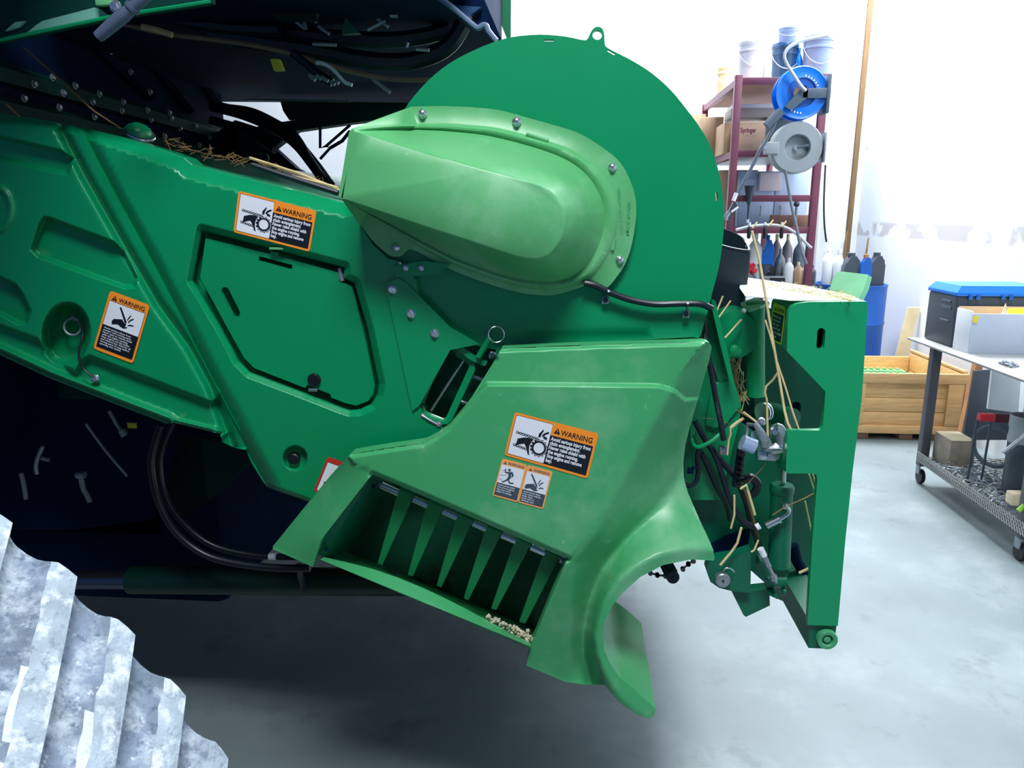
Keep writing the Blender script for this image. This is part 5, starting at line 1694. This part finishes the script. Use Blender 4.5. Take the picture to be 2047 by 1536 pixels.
z2 = zS[1] - .012
PYD = 260
c1 = carton('cardboard box with dark red script lettering on its front', wx(1474, 6.0), wx(1530, 6.0), z2, wz(241, 6.0), 6.0, 6.4)
p = Print(56, 56, [(1474, 241), (1530, 241), (1530, 297), (1474, 297)], on_y(6.0))
p.c = np.array([(1474, 241), (1530, 241), (1530, 297), (1474, 297)], float)
p.text('Springer', 6, 24, 14, 0, 0, width=32, bold=0.03)
for i, (u, v_, wd) in enumerate(((4, 7, 38), (17, 29, 20), (18, 32, 18), (6, 49, 26), (8, 52, 22))):
    p.line([(u, v_), (u + wd, v_)], 0.8, 1, 0)
p.done('box_print', [mat('print_red', (130, 40, 80), 0.7), mat('print_grey', (150, 130, 124), 0.7)], c1)
carton('narrow light cardboard box left of the rack post', wx(1448, 6.15), wx(1471, 6.15), z2, wz(243, 6.15), 6.15, 6.5)
carton('tall cardboard box with white tape at the left of the second shelf', wx(1404, 6.55), wx(1446, 6.55), z2, wz(232, 6.55), 6.55, 6.95)
carton('faded cardboard box peeking out behind the drum shield', wx(1378, 7.0), wx(1410, 7.0), z2, wz(226, 7.0), 7.0, 7.3)
t = thing('tray', 'long grey tray lying across the boxes on the second shelf', 'tray', (wx(1505, 6.45), 6.45, wz(238, 6.45)))
MB().box((wx(1458, 6.45), 6.42, wz(236, 6.45)), (wx(1552, 6.45), 6.7, wz(216, 6.45)), 0.006).build('tray_body', mat('warm_grey', (176, 168, 164), 0.6), t)
MB().box((wx(1462, 6.45), 6.43, wz(216, 6.45)), (wx(1550, 6.45), 6.69, wz(207, 6.45)), 0.004).build('packing_paper', M['lwhite'], t)
t = thing('document_box', 'grey green box behind the grey hose reel', 'box', (wx(1560, 6.3), 6.3, z2))
MB().box((wx(1540, 6.3), 6.25, z2), (wx(1600, 6.3), 6.6, wz(236, 6.3)), 0.006).build('case', mat('grey_green_box', (84, 106, 112), 0.6), t)
MB().box((wx(1538, 6.3), 6.24, wz(240, 6.3)), (wx(1602, 6.3), 6.61, wz(234, 6.3)), 0.004).build('lid', M['greydk'], t)
# third level: cardboard stack, white carton, pale blue cabinet
z4 = zS[3] - .012
PYD = 390
carton('wide cardboard box behind the left rack post on the third level', wx(1432, 6.5), wx(1510, 6.5), z4, wz(340, 6.5), 6.45, 6.9)
M['pale'] = mat('pale_pink_carton', (226, 214, 222), 0.7, var=0.04)
carton('pale pink carton standing in the middle of the third level', wx(1513, 6.35), wx(1556, 6.35), wz(382, 6.35), wz(346, 6.35), 6.28, 6.34, 'pale', flap=False)
t = thing('cabinet', 'pale blue two door cabinet standing on the middle rack shelf', 'cabinet', (wx(1550, 6.5), 6.5, z4))
MB().box((wx(1479, 6.3), 6.36, z4), (wx(1618, 6.3), 6.44, wz(342, 6.36)), 0.003).build('cabinet_body', M['lblue'], t)
for a, b_ in ((1481, 1548), (1550, 1616)):
    d = MB().box((wx(a, 6.34), 6.345, z4 + .01), (wx(b_, 6.34), 6.358, wz(346, 6.35)), 0.003).build('door', M['lblue'], t)
    hx = wx(b_ - 26 if a < 1500 else a + 12, 6.34)
    MB().tube([(hx, 6.345, wz(412, 6.34)), (hx, 6.325, wz(412, 6.34)), (hx, 6.325, wz(430, 6.34)), (hx, 6.345, wz(430, 6.34))], 0.005, 6).build('door_handle', M['steel'], d)
carton('brown flat box on the right of the middle shelf', wx(1558, 6.05), wx(1624, 6.05), z4, wz(430, 6.05), 6.05, 6.3, 'card2', flap=False)
x = thing('long_funnel', 'long black funnel hanging point down in front of the pale blue cabinet', 'funnel', (wx(1498, 5.86), 5.86, wz(440, 5.86)))
MB().lathe([(0.044, wz(371, 5.86) - wz(440, 5.86)), (0.042, wz(374, 5.86) - wz(440, 5.86)), (0.008, .095), (0.006, 0)], (wx(1498, 5.86), 5.86, wz(440, 5.86)), seg=18).build('cone', M['jug'], x)
MB().lathe([(0.01, -.02), (0.01, 0.004)], (wx(1498, 5.86), 5.86, wz(440, 5.86)), seg=10).build('tip', M['lwhite'], x)
x = thing('shift_lever', 'metal lever with black ball knob in front of the brown flat box', 'lever', (wx(1594, 6.0), 6.0, z4))
MB().tube([(wx(1594, 6.0), 6.0, z4), (wx(1594, 6.0), 6.0, wz(415, 6.0))], 0.011, 8).build('stem', M['steel'], x)
MB().lathe([(0.004, -.024), (0.017, -.017), (0.024, 0), (0.017, .017), (0.004, .024)], (wx(1594, 6.0), 6.0, wz(408, 6.0)), seg=14).build('ball_knob', M['jug'], x)

# hose reels
YR = 5.55
PYD = 186
cx, cz = wx(1602, YR), wz(186, YR)
t = thing('hose_reel', 'bright blue hose reel on a grey bracket beside the rack', 'hose reel', (cx, YR, cz), 'hose reels on the rack side')
R0 = 47 / F * YR
for y0 in (0, 0.10):
    MB().lathe([(R0 * .56, -.004), (R0 * .97, -.004), (R0, 0.004), (R0 * .97, 0.012), (R0 * .9, .006), (R0 * .72, .006), (R0 * .56, 0.012)], (cx, YR + y0, cz), (0, -1, 0), 36, close=True).build('reel_flange', M['blue'], t)
MB().lathe([(R0 * .58, -.11), (R0 * .58, 0.0), (R0 * .3, 0.0), (R0 * .3, -.11)], (cx, YR, cz), (0, -1, 0), 28, close=True).build('reel_drum', M['blue2'], t)
x = MB()
x.box((cx, YR - .035, wz(198, YR)), (wx(1658, YR), YR - .015, wz(178, YR)), 0.003)
x.prism([(wx(a, YR), YR - .035, wz(b_, YR)) for a, b_ in ((1568, 214), (1600, 176), (1612, 180), (1612, 196), (1582, 222))], (0, 0.02, 0))
x.box((wx(1650, YR), YR - .04, wz(228, YR)), (wx(1657, YR), YR + .12, wz(150, YR)), 0.003)
x.build('reel_bracket', M['greydk'], t)
pr = Print(94, 94, [(1555, 139), (1649, 139), (1649, 233), (1555, 233)], on_y(YR - .0135))
for k in range(7):
    a = math.radians(-75 + k * 10)
    pr.poly(circ(47 + 36 * math.cos(a), 47 + 36 * math.sin(a), 2.4, 6, 1.6, a), 0, 0)
for k in range(5):
    a = math.radians(92 + k * 9)
    pr.poly(circ(47 + 40 * math.cos(a), 47 + 40 * math.sin(a), 2.2, 6, 1.6, a), 0, 0)
pr.done('reel_decal', [M['paily']], t)
x = MB().tube(P(np.array([1611, 1600, 1588, 1573, 1568, 1574, 1588, 1605, 1630, 1655]), np.array([182, 170, 152, 128, 112, 98, 88, 81, 75, 71]), np.full(10, YR - .06)), 0.011, 8, smooth=5)
x.build('supply_hose', mat('pale_grey_hose', (196, 200, 208), 0.5), t)
PYD = 295
blue_reel = t
cx, cz = wx(1594, YR), wz(295, YR)
t = thing('hose_reel', 'plain grey hose reel with a round opening below the blue reel', 'hose reel', (cx, YR, cz), 'hose reels on the rack side')
MB().lathe([(R0 * .49, -.07), (R0 * .49, 0.0), (R0 * .52, 0.006), (R0 * .96, 0.004), (R0, -.006), (R0, -.10), (R0 * .96, -.11)], (cx, YR, cz), (0, -1, 0), 40, close=True).build('reel_case', M['greyreel'], t)
MB().lathe([(R0 * .49, -.062), (R0 * .49, -.05), (R0 * .1, -.05), (R0 * .1, -.03), (R0 * .05, -.03)], (cx, YR, cz), (0, -1, 0), 28).build('reel_spool', M['greyreel'], t)
x = MB()
x.box((wx(1530, YR), YR - .02, wz(308, YR)), (wx(1556, YR), YR + .06, wz(284, YR)), 0.006)
x.lathe([(0.02, 0), (0.02, .05)], (wx(1524, YR), YR - .03, wz(298, YR)), (0, 0, 1), 12)
x.build('hose_guide', M['greyreel'], t)
MB().tube([(cx, YR - .0, cz), (wx(1616, YR), YR - .005, wz(291, YR))], 0.010, 8).build('axle_arm', M['greydk'], t)
MB().box((wx(1646, YR), YR - .02, wz(325, YR)), (wx(1650, YR), YR + .1, wz(265, YR)), 0.002).build('wall_plate', M['steel'], t)
x = MB().tube(P(np.array([1553, 1545, 1530, 1518, 1505, 1488, 1474, 1468]), np.array([236, 256, 284, 302, 330, 362, 388, 400]), np.full(8, YR - .05)), [0.009, 0.012, 0.012, 0.013, 0.013, 0.012, 0.012, .011], 8, smooth=5).build('air_hose', M['greydk'], blue_reel)
MB().tube(P(np.array([1472, 1466]), np.array([386, 402]), np.full(2, YR - .055)), 0.015, 8).build('swivel', M['lwhite'], x)
MB().prism(P(*np.array([(1466, 404), (1476, 412), (1470, 424), (1458, 440), (1452, 436), (1458, 420)], float).T, np.full(6, YR - .06)), (0, .03, 0)).build('nozzle_gun', M['jug'], x)
MB().tube(P(np.array([1462, 1476]), np.array([424, 414]), np.full(2, YR - .065)), 0.008, 8).build('trigger', M['lwhite'], x)
MB().tube(P(np.array([1458, 1452, 1450]), np.array([424, 432, 440]), np.full(3, YR - .065)), 0.016, 8).build('nozzle_tip', M['steel'], x)
x = MB().tube(P(np.array([1562, 1548, 1532]), np.array([222, 236, 252]), np.full(3, YR - .07)), 0.03, 8)
x.build('hose_stop', M['greydk'], blue_reel)
x = MB().tube(P(np.array([1570, 1575, 1582, 1592, 1602, 1612]), np.array([342, 370, 410, 455, 500, 528]), np.full(6, YR)), 0.010, 8, smooth=4)
x.build('fluid_hose', mat('mid_grey_hose', (118, 124, 132), 0.5), t)
PYD = 460
x = MB().tube(P(np.array([1471, 1500, 1540, 1570, 1595, 1615, 1622]), np.array([460, 453, 450, 455, 470, 490, 496]), np.full(7, 5.7)), 0.011, 8, smooth=5).build('hose_rail', mat('light_grey_pipe', (176, 182, 190), 0.45), rk)
for px in (1497, 1528, 1562):
    MB().lathe([(0.006, -.07), (0.014, -.06), (0.014, 0), (0.008, .015)], (wx(px, 5.7), 5.69, wz(458, 5.7)), seg=10).build('gun', M['black'], x)
    MB().lathe([(0.009, 0), (0.009, .02)], (wx(px, 5.7), 5.69, wz(450, 5.7)), seg=8).build('valve_cap', M['lwhite'], x)
for px, py in ((1508, 448), (1540, 444), (1566, 446)):
    MB().tube(P(np.array([px - 4, px + 6]), np.array([py + 8, py - 4]), np.full(2, 5.67)), 0.006, 6).build('tag', M['straw'], x)
x = MB().tube(P(np.array([1650, 1647, 1648, 1652]), np.array([330, 400, 450, 484]), np.full(4, 7.0)), 0.008, 6, smooth=5)
x.build('power_cable', M['black'], rk)

# ================================================================ BLUE BARREL AND JUGS
YBR = 6.6
PYD = 566
rb = 0.285
cxb = wx(1770, YBR) - rb
zt_ = wz(566, YBR)
br = thing('barrel', 'bright blue steel barrel behind the wooden crate', 'barrel', (cxb, YBR, 0))
MB().lathe([(rb * .98, 0), (rb, .01), (rb, zt_ * .33), (rb * 1.025, zt_ * .345), (rb, zt_ * .36), (rb, zt_ * .66), (rb * 1.025, zt_ * .675), (rb, zt_ * .69), (rb, zt_ - .012)], (cxb, YBR, 0), seg=40).build('drum', M['blue2'], br)
MB().lathe([(rb * 1.015, zt_ - .015), (rb * 1.015, zt_), (rb * .95, zt_), (rb * .94, zt_ - .012)], (cxb, YBR, 0), seg=40).build('rim', M['blue2'], br)
PYD = 530
GJ = 'jugs on the blue barrel'
zb2 = zt_ - .012
for a in (('grey black oil jug at the left of the barrel top', 1700, 505, 30, 6.5, M['jug'], M['jug'], 'jug'), ('blue oil jug between the two grey black jugs', 1730, 508, 20, 6.45, M['blue2'], M['straw2'], 'jug'),
          ('tall grey black oil jug at the right of the barrel top', 1751, 504, 27, 6.52, M['jug'], M['jug'], 'jug'), ('white spray bottle second from the left on the barrel', 1676, 498, 18, 6.55, M['white'], M['lwhite'], 'round')):
    lb, px, pyt, wd, yy, m_, cp_, kd = a
    bottle(lb, px, pyt, 0, wd, yy, m_, cp_, zb2, grp=GJ, kind=kd, neck=.42)
t = bottle('tall white bottle on the left rim of the barrel beside the rack post', 1655, 494, 0, 20, 6.6, M['white'], M['white'], zb2, grp=GJ)
x = MB().tube(P(np.array([1727, 1732, 1736]), np.array([548, 505, 476]), np.full(3, 6.45)), [.011, .009, .007], 8)
tag(x.build('paint_brush', M['straw2']), 'brown brush handle standing in the blue jug', 'brush')
q_ = P(1694, 462, 6.94)
x = MB().tube([(q_[0] - .03, 6.92, 0.0), (q_[0] - .008, 6.93, 1.3), q_], [.016, .014, .010], 8)
tag(x.build('broom_handle', M['woodtrim']), 'dark tipped wooden stick behind the jugs in the corner', 'stick')

# ================================================================ WOODEN CRATE
YCF = 5.26
PYD = 810
x0, x1 = wx(1690, YCF), wx(1930, YCF)
zc = wz(744, YCF)
yk = 6.15
cr_ = thing('wooden_crate', 'low open pine crate on the floor beside the steel cart', 'crate', ((x0 + x1) / 2, 5.7, 0))


def plank(lo, hi, m='wood', parent=None):
    return MB().box(lo, hi, 0.004).build('plank', M[m], parent or cr_)


n0 = 0.045
for a, b_ in ((850, 822), (822, 794), (794, 763)):
    plank((x0 + .01, YCF + .022, wz(a, YCF) + .002), (x1 - .01, YCF + .045, wz(b_, YCF) - .002))
plank((x0, YCF, wz(764, YCF)), (x1, YCF + .022, zc))
plank((x0, YCF, .05), (x1, YCF + .022, wz(848, YCF)))
plank((x0, YCF, wz(848, YCF) + .002), (wx(1728, YCF), YCF + .022, wz(764, YCF) - .002))
plank((wx(1893, YCF), YCF, wz(848, YCF) + .002), (wx(1924, YCF), YCF + .022, wz(764, YCF) - .002))
plank((wx(1926, YCF), YCF + .001, wz(848, YCF) + .002), (x1, YCF + .022, wz(764, YCF) - .002))
for xa in (x0, x1 - .024):
    for k in range(3):
        plank((xa, YCF + .046, .055 + k * (zc - .057) / 3), (xa + .022, yk, .055 + (k + 1) * (zc - .057) / 3 - .004))
    plank((xa, YCF + .023, zc + .0), (xa + .024, yk, zc + .02))
for k in range(3):
    plank((x0 + .023, yk - .022, .06 + k * .13), (x1 - .026, yk, .06 + k * .13 + .125))
plank((x0 + .026, YCF + .046, .05), (x1 - .026, yk - .023, .07))
for xa in (x0 + .1, (x0 + x1) / 2, x1 - .2):
    MB().box((xa, YCF + .03, 0), (xa + .09, yk - .01, .05), 0.003).build('runner', M['card2'], cr_)
# cream cloth of bars inside the crate
G2 = 'green bars in the crate'
M['bar'] = mat('pale_green_bar', (128, 190, 130), 0.5, var=0.15)
for k in range(5):
    yy = YCF + .12 + k * .12
    x = MB().box((x0 + .04, yy, .30), (x1 - .17, yy + .045, .385), 0.004)
    for j in range(12):
        xx = x0 + .05 + j * (x1 - .17 - x0 - .06) / 12
        x.box((xx, yy + .01, .385), (xx + .02, yy + .035, .398))
    tag(x.build('toothed_bar', M['bar']), ['front green toothed bar lying in the crate', 'second green toothed bar from the front of the crate', 'middle green toothed bar in the crate', 'fourth green toothed bar from the front of the crate', 'rearmost green toothed bar in the crate'][k], 'bar', G2)
tag(MB().box((x0 + .03, YCF + .07, .071), (x1 - .05, yk - .05, .298), 0.01).build('packing_block', M['paily']), 'pale packing block under the green bars in the crate', 'packing')
# boards leaning on the wall
x = MB()
a, b_ = P(1788, 700, 6.24), PX(1818, 612, XR - .05)
b_[1] = 6.24
x.prism([a + (-.03, 0, -.45), a + (.06, 0, -.45), b_ + (.04, 0, 0), b_ + (-.05, 0, 0)], (0, .03, 0))
tag(x.build('leaning_board', M['woodtop']), 'pale board leaning on the wall behind the crate', 'board', 'boards leaning on the right wall')
x = MB()
a, b_ = (XR - .32, 4.95, 0.0), (XR - .02, 4.95, 1.0)
a, b_ = P(1925, 850, 5.0), P(1964, 706, 5.0)
x.prism([a + (-.015, 0, -.2), a + (.03, 0, -.2), b_ + (.025, 0, .05), b_ + (-.02, 0, .05)], (0, .05, 0))
tag(x.build('leaning_board', mat('copper_brown_board', (196, 140, 96), 0.6, var=0.15, scale=8)), 'narrow copper brown board leaning behind the cart', 'board', 'boards leaning on the right wall')
x = MB().prism(P(*np.array([(1948, 742), (2047, 735), (2047, 880), (1925, 880)], float).T, np.array([4.9, 4.9, 4.8, 4.8])), (0, .02, 0))
tag(x.build('leaning_sheet', M['jug']), 'dark sheet leaning on the wall behind the cart', 'sheet')
x = MB().prism(P(*np.array([(1985, 727), (2042, 735), (2036, 826), (1975, 818)], float).T, np.full(4, 4.72)), (0, .02, 0))
tag(x.build('leaning_board', mat('pale_grey_panel', (214, 222, 226), 0.35, var=0.05)), 'pale panel leaning in front of the dark sheet', 'panel')

# ================================================================ STEEL CART
zc1 = 0.835
PYD = 640
XC0, XC1, YC0, YC1 = 2.05, 2.66, 3.32, 4.58
ct = thing('steel_cart', 'dark steel rolling cart with a mesh lower shelf along the right wall', 'cart', ((XC0 + XC1) / 2, 3.9, 0))
M['cart'] = mat('dark_cart_steel', (84, 86, 94), 0.5, var=0.12, scale=6)
M['carttop'] = mat('worn_cart_top', (150, 152, 154), 0.5, var=0.12, scale=4)
MB().box((XC0 - .04, YC0 - .03, zc1 - .012), (XC1 + .02, YC1 + .04, zc1), 0.003).build('table_top', M['carttop'], ct)
for xx, yy in ((XC0, 4.36), (XC0, YC0 + .02), (XC1 - .05, 4.36), (XC1 - .05, YC0 + .02)):
    lgx = MB().box((xx, yy, .11), (xx + .05, yy + .05, zc1 - .012), 0.004).build('leg', M['cart'], ct)
    q = MB()
    q.box((xx + .002, yy + .005, .06), (xx + .012, yy + .045, .112), 0.002)
    q.build('caster_fork', M['steel'], ct)
    q = MB().lathe([(0.03, -.012), (0.042, -.011), (0.044, 0), (0.042, .011), (0.03, .012)], (xx + .025, yy + .025, .044), (1, 0.0, 0), 20)
    q.build('caster_wheel', M['black'], ct)
zs = .165
for a, b_ in (((XC0, YC0), (XC0 + .03, 4.36)), ((XC1 - .03, YC0), (XC1, 4.36)), ((XC0 + .05, 4.36), (XC1 - .05, 4.39)), ((XC0 + .05, YC0), (XC1 - .05, YC0 + .03))):
    MB().box((a[0], a[1], zs - .03), (b_[0], b_[1], zs - .002)).build('shelf_rail', M['cart'], ct)
q = MB()
for k in range(-26, 44):
    for s_ in (1, -1):
        # diamond mesh, clipped to the shelf
        xa0, ya0 = XC0, YC0 + k * .045
        L = XC1 - XC0
        if s_ == 1:
            p0, p1 = np.array([XC0, ya0]), np.array([XC1, ya0 + L * .55])
        else:
            p0, p1 = np.array([XC0, ya0 + L * .55]), np.array([XC1, ya0])
        d = p1 - p0
        t0, t1 = 0.0, 1.0
        ta, tb = (YC0 - p0[1]) / d[1], (4.38 - p0[1]) / d[1]
        t0, t1 = max(t0, min(ta, tb)), min(t1, max(ta, tb))
        if t1 - t0 < .02:
            continue
        A_, B_ = p0 + d * t0, p0 + d * t1
        q.tube([(A_[0], A_[1], zs), (B_[0], B_[1], zs)], 0.0028, 4)
# the turned-up edge of the mesh towards the aisle
for k in range(50):
    ya = YC0 + k * .0215
    q.tube([(XC0, ya, zs), (XC0 - .002, ya + .02, zs + .032)], 0.0026, 4)
    q.tube([(XC0, ya + .02, zs), (XC0 - .002, ya, zs + .032)], 0.0026, 4)
    q.tube([(XC0, ya, zs - .001), (XC0 - .001, ya + .02, zs - .030)], 0.0026, 4)
    q.tube([(XC0, ya + .02, zs - .001), (XC0 - .001, ya, zs - .030)], 0.0026, 4)
q.build('mesh_shelf', mat('galvanised_mesh', (170, 172, 170), 0.45, metal=0.5), ct)
# tool box
tx0, ty0, ty1 = wx(1907, 4.27), 4.27, 4.60
tb = thing('tool_box', 'dark grey tool box with a bright blue lid on the cart', 'tool box', (tx0 + .3, 4.37, zc1))
zl = wz(590, ty0)
zt2 = wz(570, ty0)
tx1 = tx0 + .48
q = MB().box((tx0, ty0, zc1), (tx1, ty1, zl), 0.012).build('case', M['jug'], tb)
hnd = MB()
for zz in (wz(602, 4.35), wz(640, 4.35)):
    hnd.box((tx0 - .008, 4.32, zz), (tx0 + .002, 4.42, zz + .012), 0.003)
hnd.box((tx0 - .006, 4.31, wz(616, 4.35)), (tx0 + .002, 4.42, wz(608, 4.35)), 0.003)
hnd.build('side_handle', M['greydk'], tb)
ld = MB()
ld.box((tx0 - .006, ty0 - .008, zl), (tx1 + .006, ty1 + .006, zl + .022), 0.006)
ld.prism([(tx0 - .004, ty0 - .006, zl + .02), (tx1 + .004, ty0 - .006, zl + .02), (tx1 + .004, ty1 + .004, zl + .02), (tx0 - .004, ty1 + .004, zl + .02)], (0, 0, zt2 - zl - .02), scale=0.88)
lid = ld.build('lid', M['blue'], tb)
for k in (0.055, 0.095, 0.225, 0.265):
    MB().box((tx0 + k, ty0 - .014, zl - .018), (tx0 + k + .022, ty0 - .006, zl + .012), 0.003).build('latch', M['blue2'], lid)
# open white carton with papers
wx0, wy0 = wx(1944, 4.08), 4.08
wbx = thing('white_carton', 'open white carton in front of the tool box on the cart', 'box', (wx0 + .2, 4.2, zc1))
zw = wz(624, wy0)
wxl = wx0
MB().box((wxl, wy0, zc1), (wxl + .42, wy0 + .008, zw), 0.002).build('carton_front', mat('grey_white_card', (196, 206, 222), 0.6, var=0.03), wbx)
MB().box((wxl, wy0 + .008, zc1), (wxl + .006, wy0 + .17, zw + .012), 0.002).build('carton_side', M['lwhite'], wbx)
MB().box((wxl + .006, wy0 + .162, zc1), (wxl + .42, wy0 + .17, zw + .02), 0.002).build('carton_back', M['card'], wbx)
MB().box((wxl + .006, wy0 + .02, zc1), (wxl + .41, wy0 + .15, zw - .03), 0.004).build('packing', M['paily'], wbx)
MB().prism([(wxl + .19, wy0 + .05, zw - .02), (wxl + .30, wy0 + .05, zw - .02), (wxl + .32, wy0 + .06, zw + .025), (wxl + .21, wy0 + .06, zw + .02)], (0, .01, 0)).build('yellow_wrapper', M['lyellow'], wbx)
MB().prism([(wxl + .16, wy0 + .04, zw - .02), (wxl + .20, wy0 + .04, zw - .02), (wxl + .18, wy0 + .045, zw + .05)], (0, .006, 0)).build('torn_flap', M['woodtop'], wbx)
MB().prism([(wxl + .001, wy0 - .001, zw - .012), (wxl + .028, wy0 - .001, zw - .012), (wxl + .024, wy0 - .001, zw - .05), (wxl + .001, wy0 - .001, zw - .045)], (0, -.002, 0)).build('yellow_sticker', M['lyellow'], wbx)
q = MB()
for i in range(14):
    c = np.array([wx(2025, 3.75) + rng.normal(0, .035), 3.75 + rng.normal(0, .03), zc1 + .008 + .01 * rng.random()])
    q.tube([c, c + rng.normal(0, .02, 3) * (1, 1, .3)], .006, 6)
tag(q.build('fastener_heap', M['steel']), 'small heap of steel fasteners on the cart top', 'fasteners', kind='stuff')
# lower shelf
PYD = 880
bx0, by0 = wx(1902, 4.16), 4.16
q = thing('wood_block', 'weathered square timber block on the mesh shelf behind the cart leg', 'wood block', (bx0 + .07, 4.27, zs))
MB().box((bx0, by0, zs + .003), (bx0 + .14, by0 + .2, wz(874, by0) - .006), 0.012).build('block', M['woodend'], q)
MB().box((bx0 + .004, by0 + .004, wz(874, by0) - .008), (bx0 + .136, by0 + .196, wz(874, by0) - .002), 0.004).build('sawn_face', M['woodtop'], q)
YW = 3.95
q = thing('jack_stand', 'dark ring wheel and rods under a red bar on the mesh shelf', 'jack', (wx(1985, YW), YW, zs))
MB().ring((wx(1990, YW), YW, wz(884, YW)), 40 / F * YW, .012, (-0.8, -0.6, 0), 32).build('wheel_ring', M['greydk'], q)
for px in (1938, 1966):
    MB().tube([(wx(px + 6, YW), YW - .02, wz(832, YW)), (wx(px - 2, YW), YW - .04, zs + .004)], .006, 6).build('rod', M['jug'], q)
MB().box((wx(1945, YW), YW - .04, wz(832, YW)), (wx(1976, YW), YW + .0, wz(818, YW)), .005).build('red_end', M['red'], q)
MB().box((wx(1976, YW), YW - .035, wz(834, YW)), (wx(2018, YW), YW - .0, wz(818, YW)), .004).build('bar', mat('dark_maroon', (84, 24, 36), .5), q)
MB().box((wx(1942, YW), YW - .05, zs + .003), (wx(1996, YW), YW + .06, zs + .03), .004).build('base', M['greydk'], q)
YP = 3.72
for lb, pyt, zbase, px0, px1, m_ in (('grey plastic bucket at the right end of the mesh shelf', 822, zs + .004, 2016, 2072, M['jug']),):
    pr_ = (wx(px1, YP) - wx(px0, YP)) / 2
    cxp = wx((px0 + px1) / 2, YP)
    h = wz(pyt, YP) - zbase
    q = thing('bucket', lb, 'bucket', (cxp, YP, zbase))
    MB().lathe([(pr_ * .8, .003), (pr_ * .8, 0), (pr_ * .95, h * .7), (pr_ * .93, h * .7), (pr_ * .9, .01)], (cxp, YP, zbase), seg=28).build('bucket_body', m_, q)
    MB().lathe([(pr_ * .94, h * .68), (pr_ * 1.0, h * .69), (pr_, h * .75), (pr_ * .95, h * .77), (pr_ * .96, h * .84), (pr_ * 1.02, h * .86), (pr_ * 1.02, h), (pr_ * .97, h), (pr_ * .95, h * .7)], (cxp, YP, zbase), seg=28).build('bucket_rim', M['greyreel'], q)
x = MB().tube([P(2006, 906, 3.5), P(2075, 850, 3.5)], .011, 10)
tag(x.build('metal_bar', M['steel']), 'silver bar leaning out over the mesh shelf against the bucket', 'bar')
x = MB().box(P(2022, 1012, 3.46), P(2044, 980, 3.52), .006)
tag(x.build('wood_offcut', M['woodtop']), 'pale wood offcut at the near end of the mesh shelf', 'wood')
x = MB().tube([P(2036, 1022, 3.36), P(2060, 1000, 3.36)], .012, 8)
tag(x.build('green_marker', mat('lime_green', (150, 210, 60), .5)), 'lime green stick at the near end of the mesh shelf', 'stick')
q = MB()
for i in range(230):
    xx = XC0 + .03 + .25 * rng.random() ** 1.3
    yy = 3.55 + .62 * rng.random()
    c = np.array([xx, yy, zs + .010 + .02 * rng.random()])
    d = rng.normal(0, 1, 3) * (1, 1, .35)
    d = d / np.linalg.norm(d) * (.012 + .03 * rng.random())
    if i % 3:
        q.tube([c - d, c + d], .0045, 5)
    else:
        q.ring(c, .013 + .012 * rng.random(), .004, rng.normal(0, 1, 3) + (0, 0, 1), 10)
tag(q.build('hardware_heap', mat('loose_hardware', (176, 182, 186), 0.35, metal=0.35, var=0.3, scale=30)), 'loose heap of steel hardware spread over the mesh shelf', 'hardware', kind='stuff')
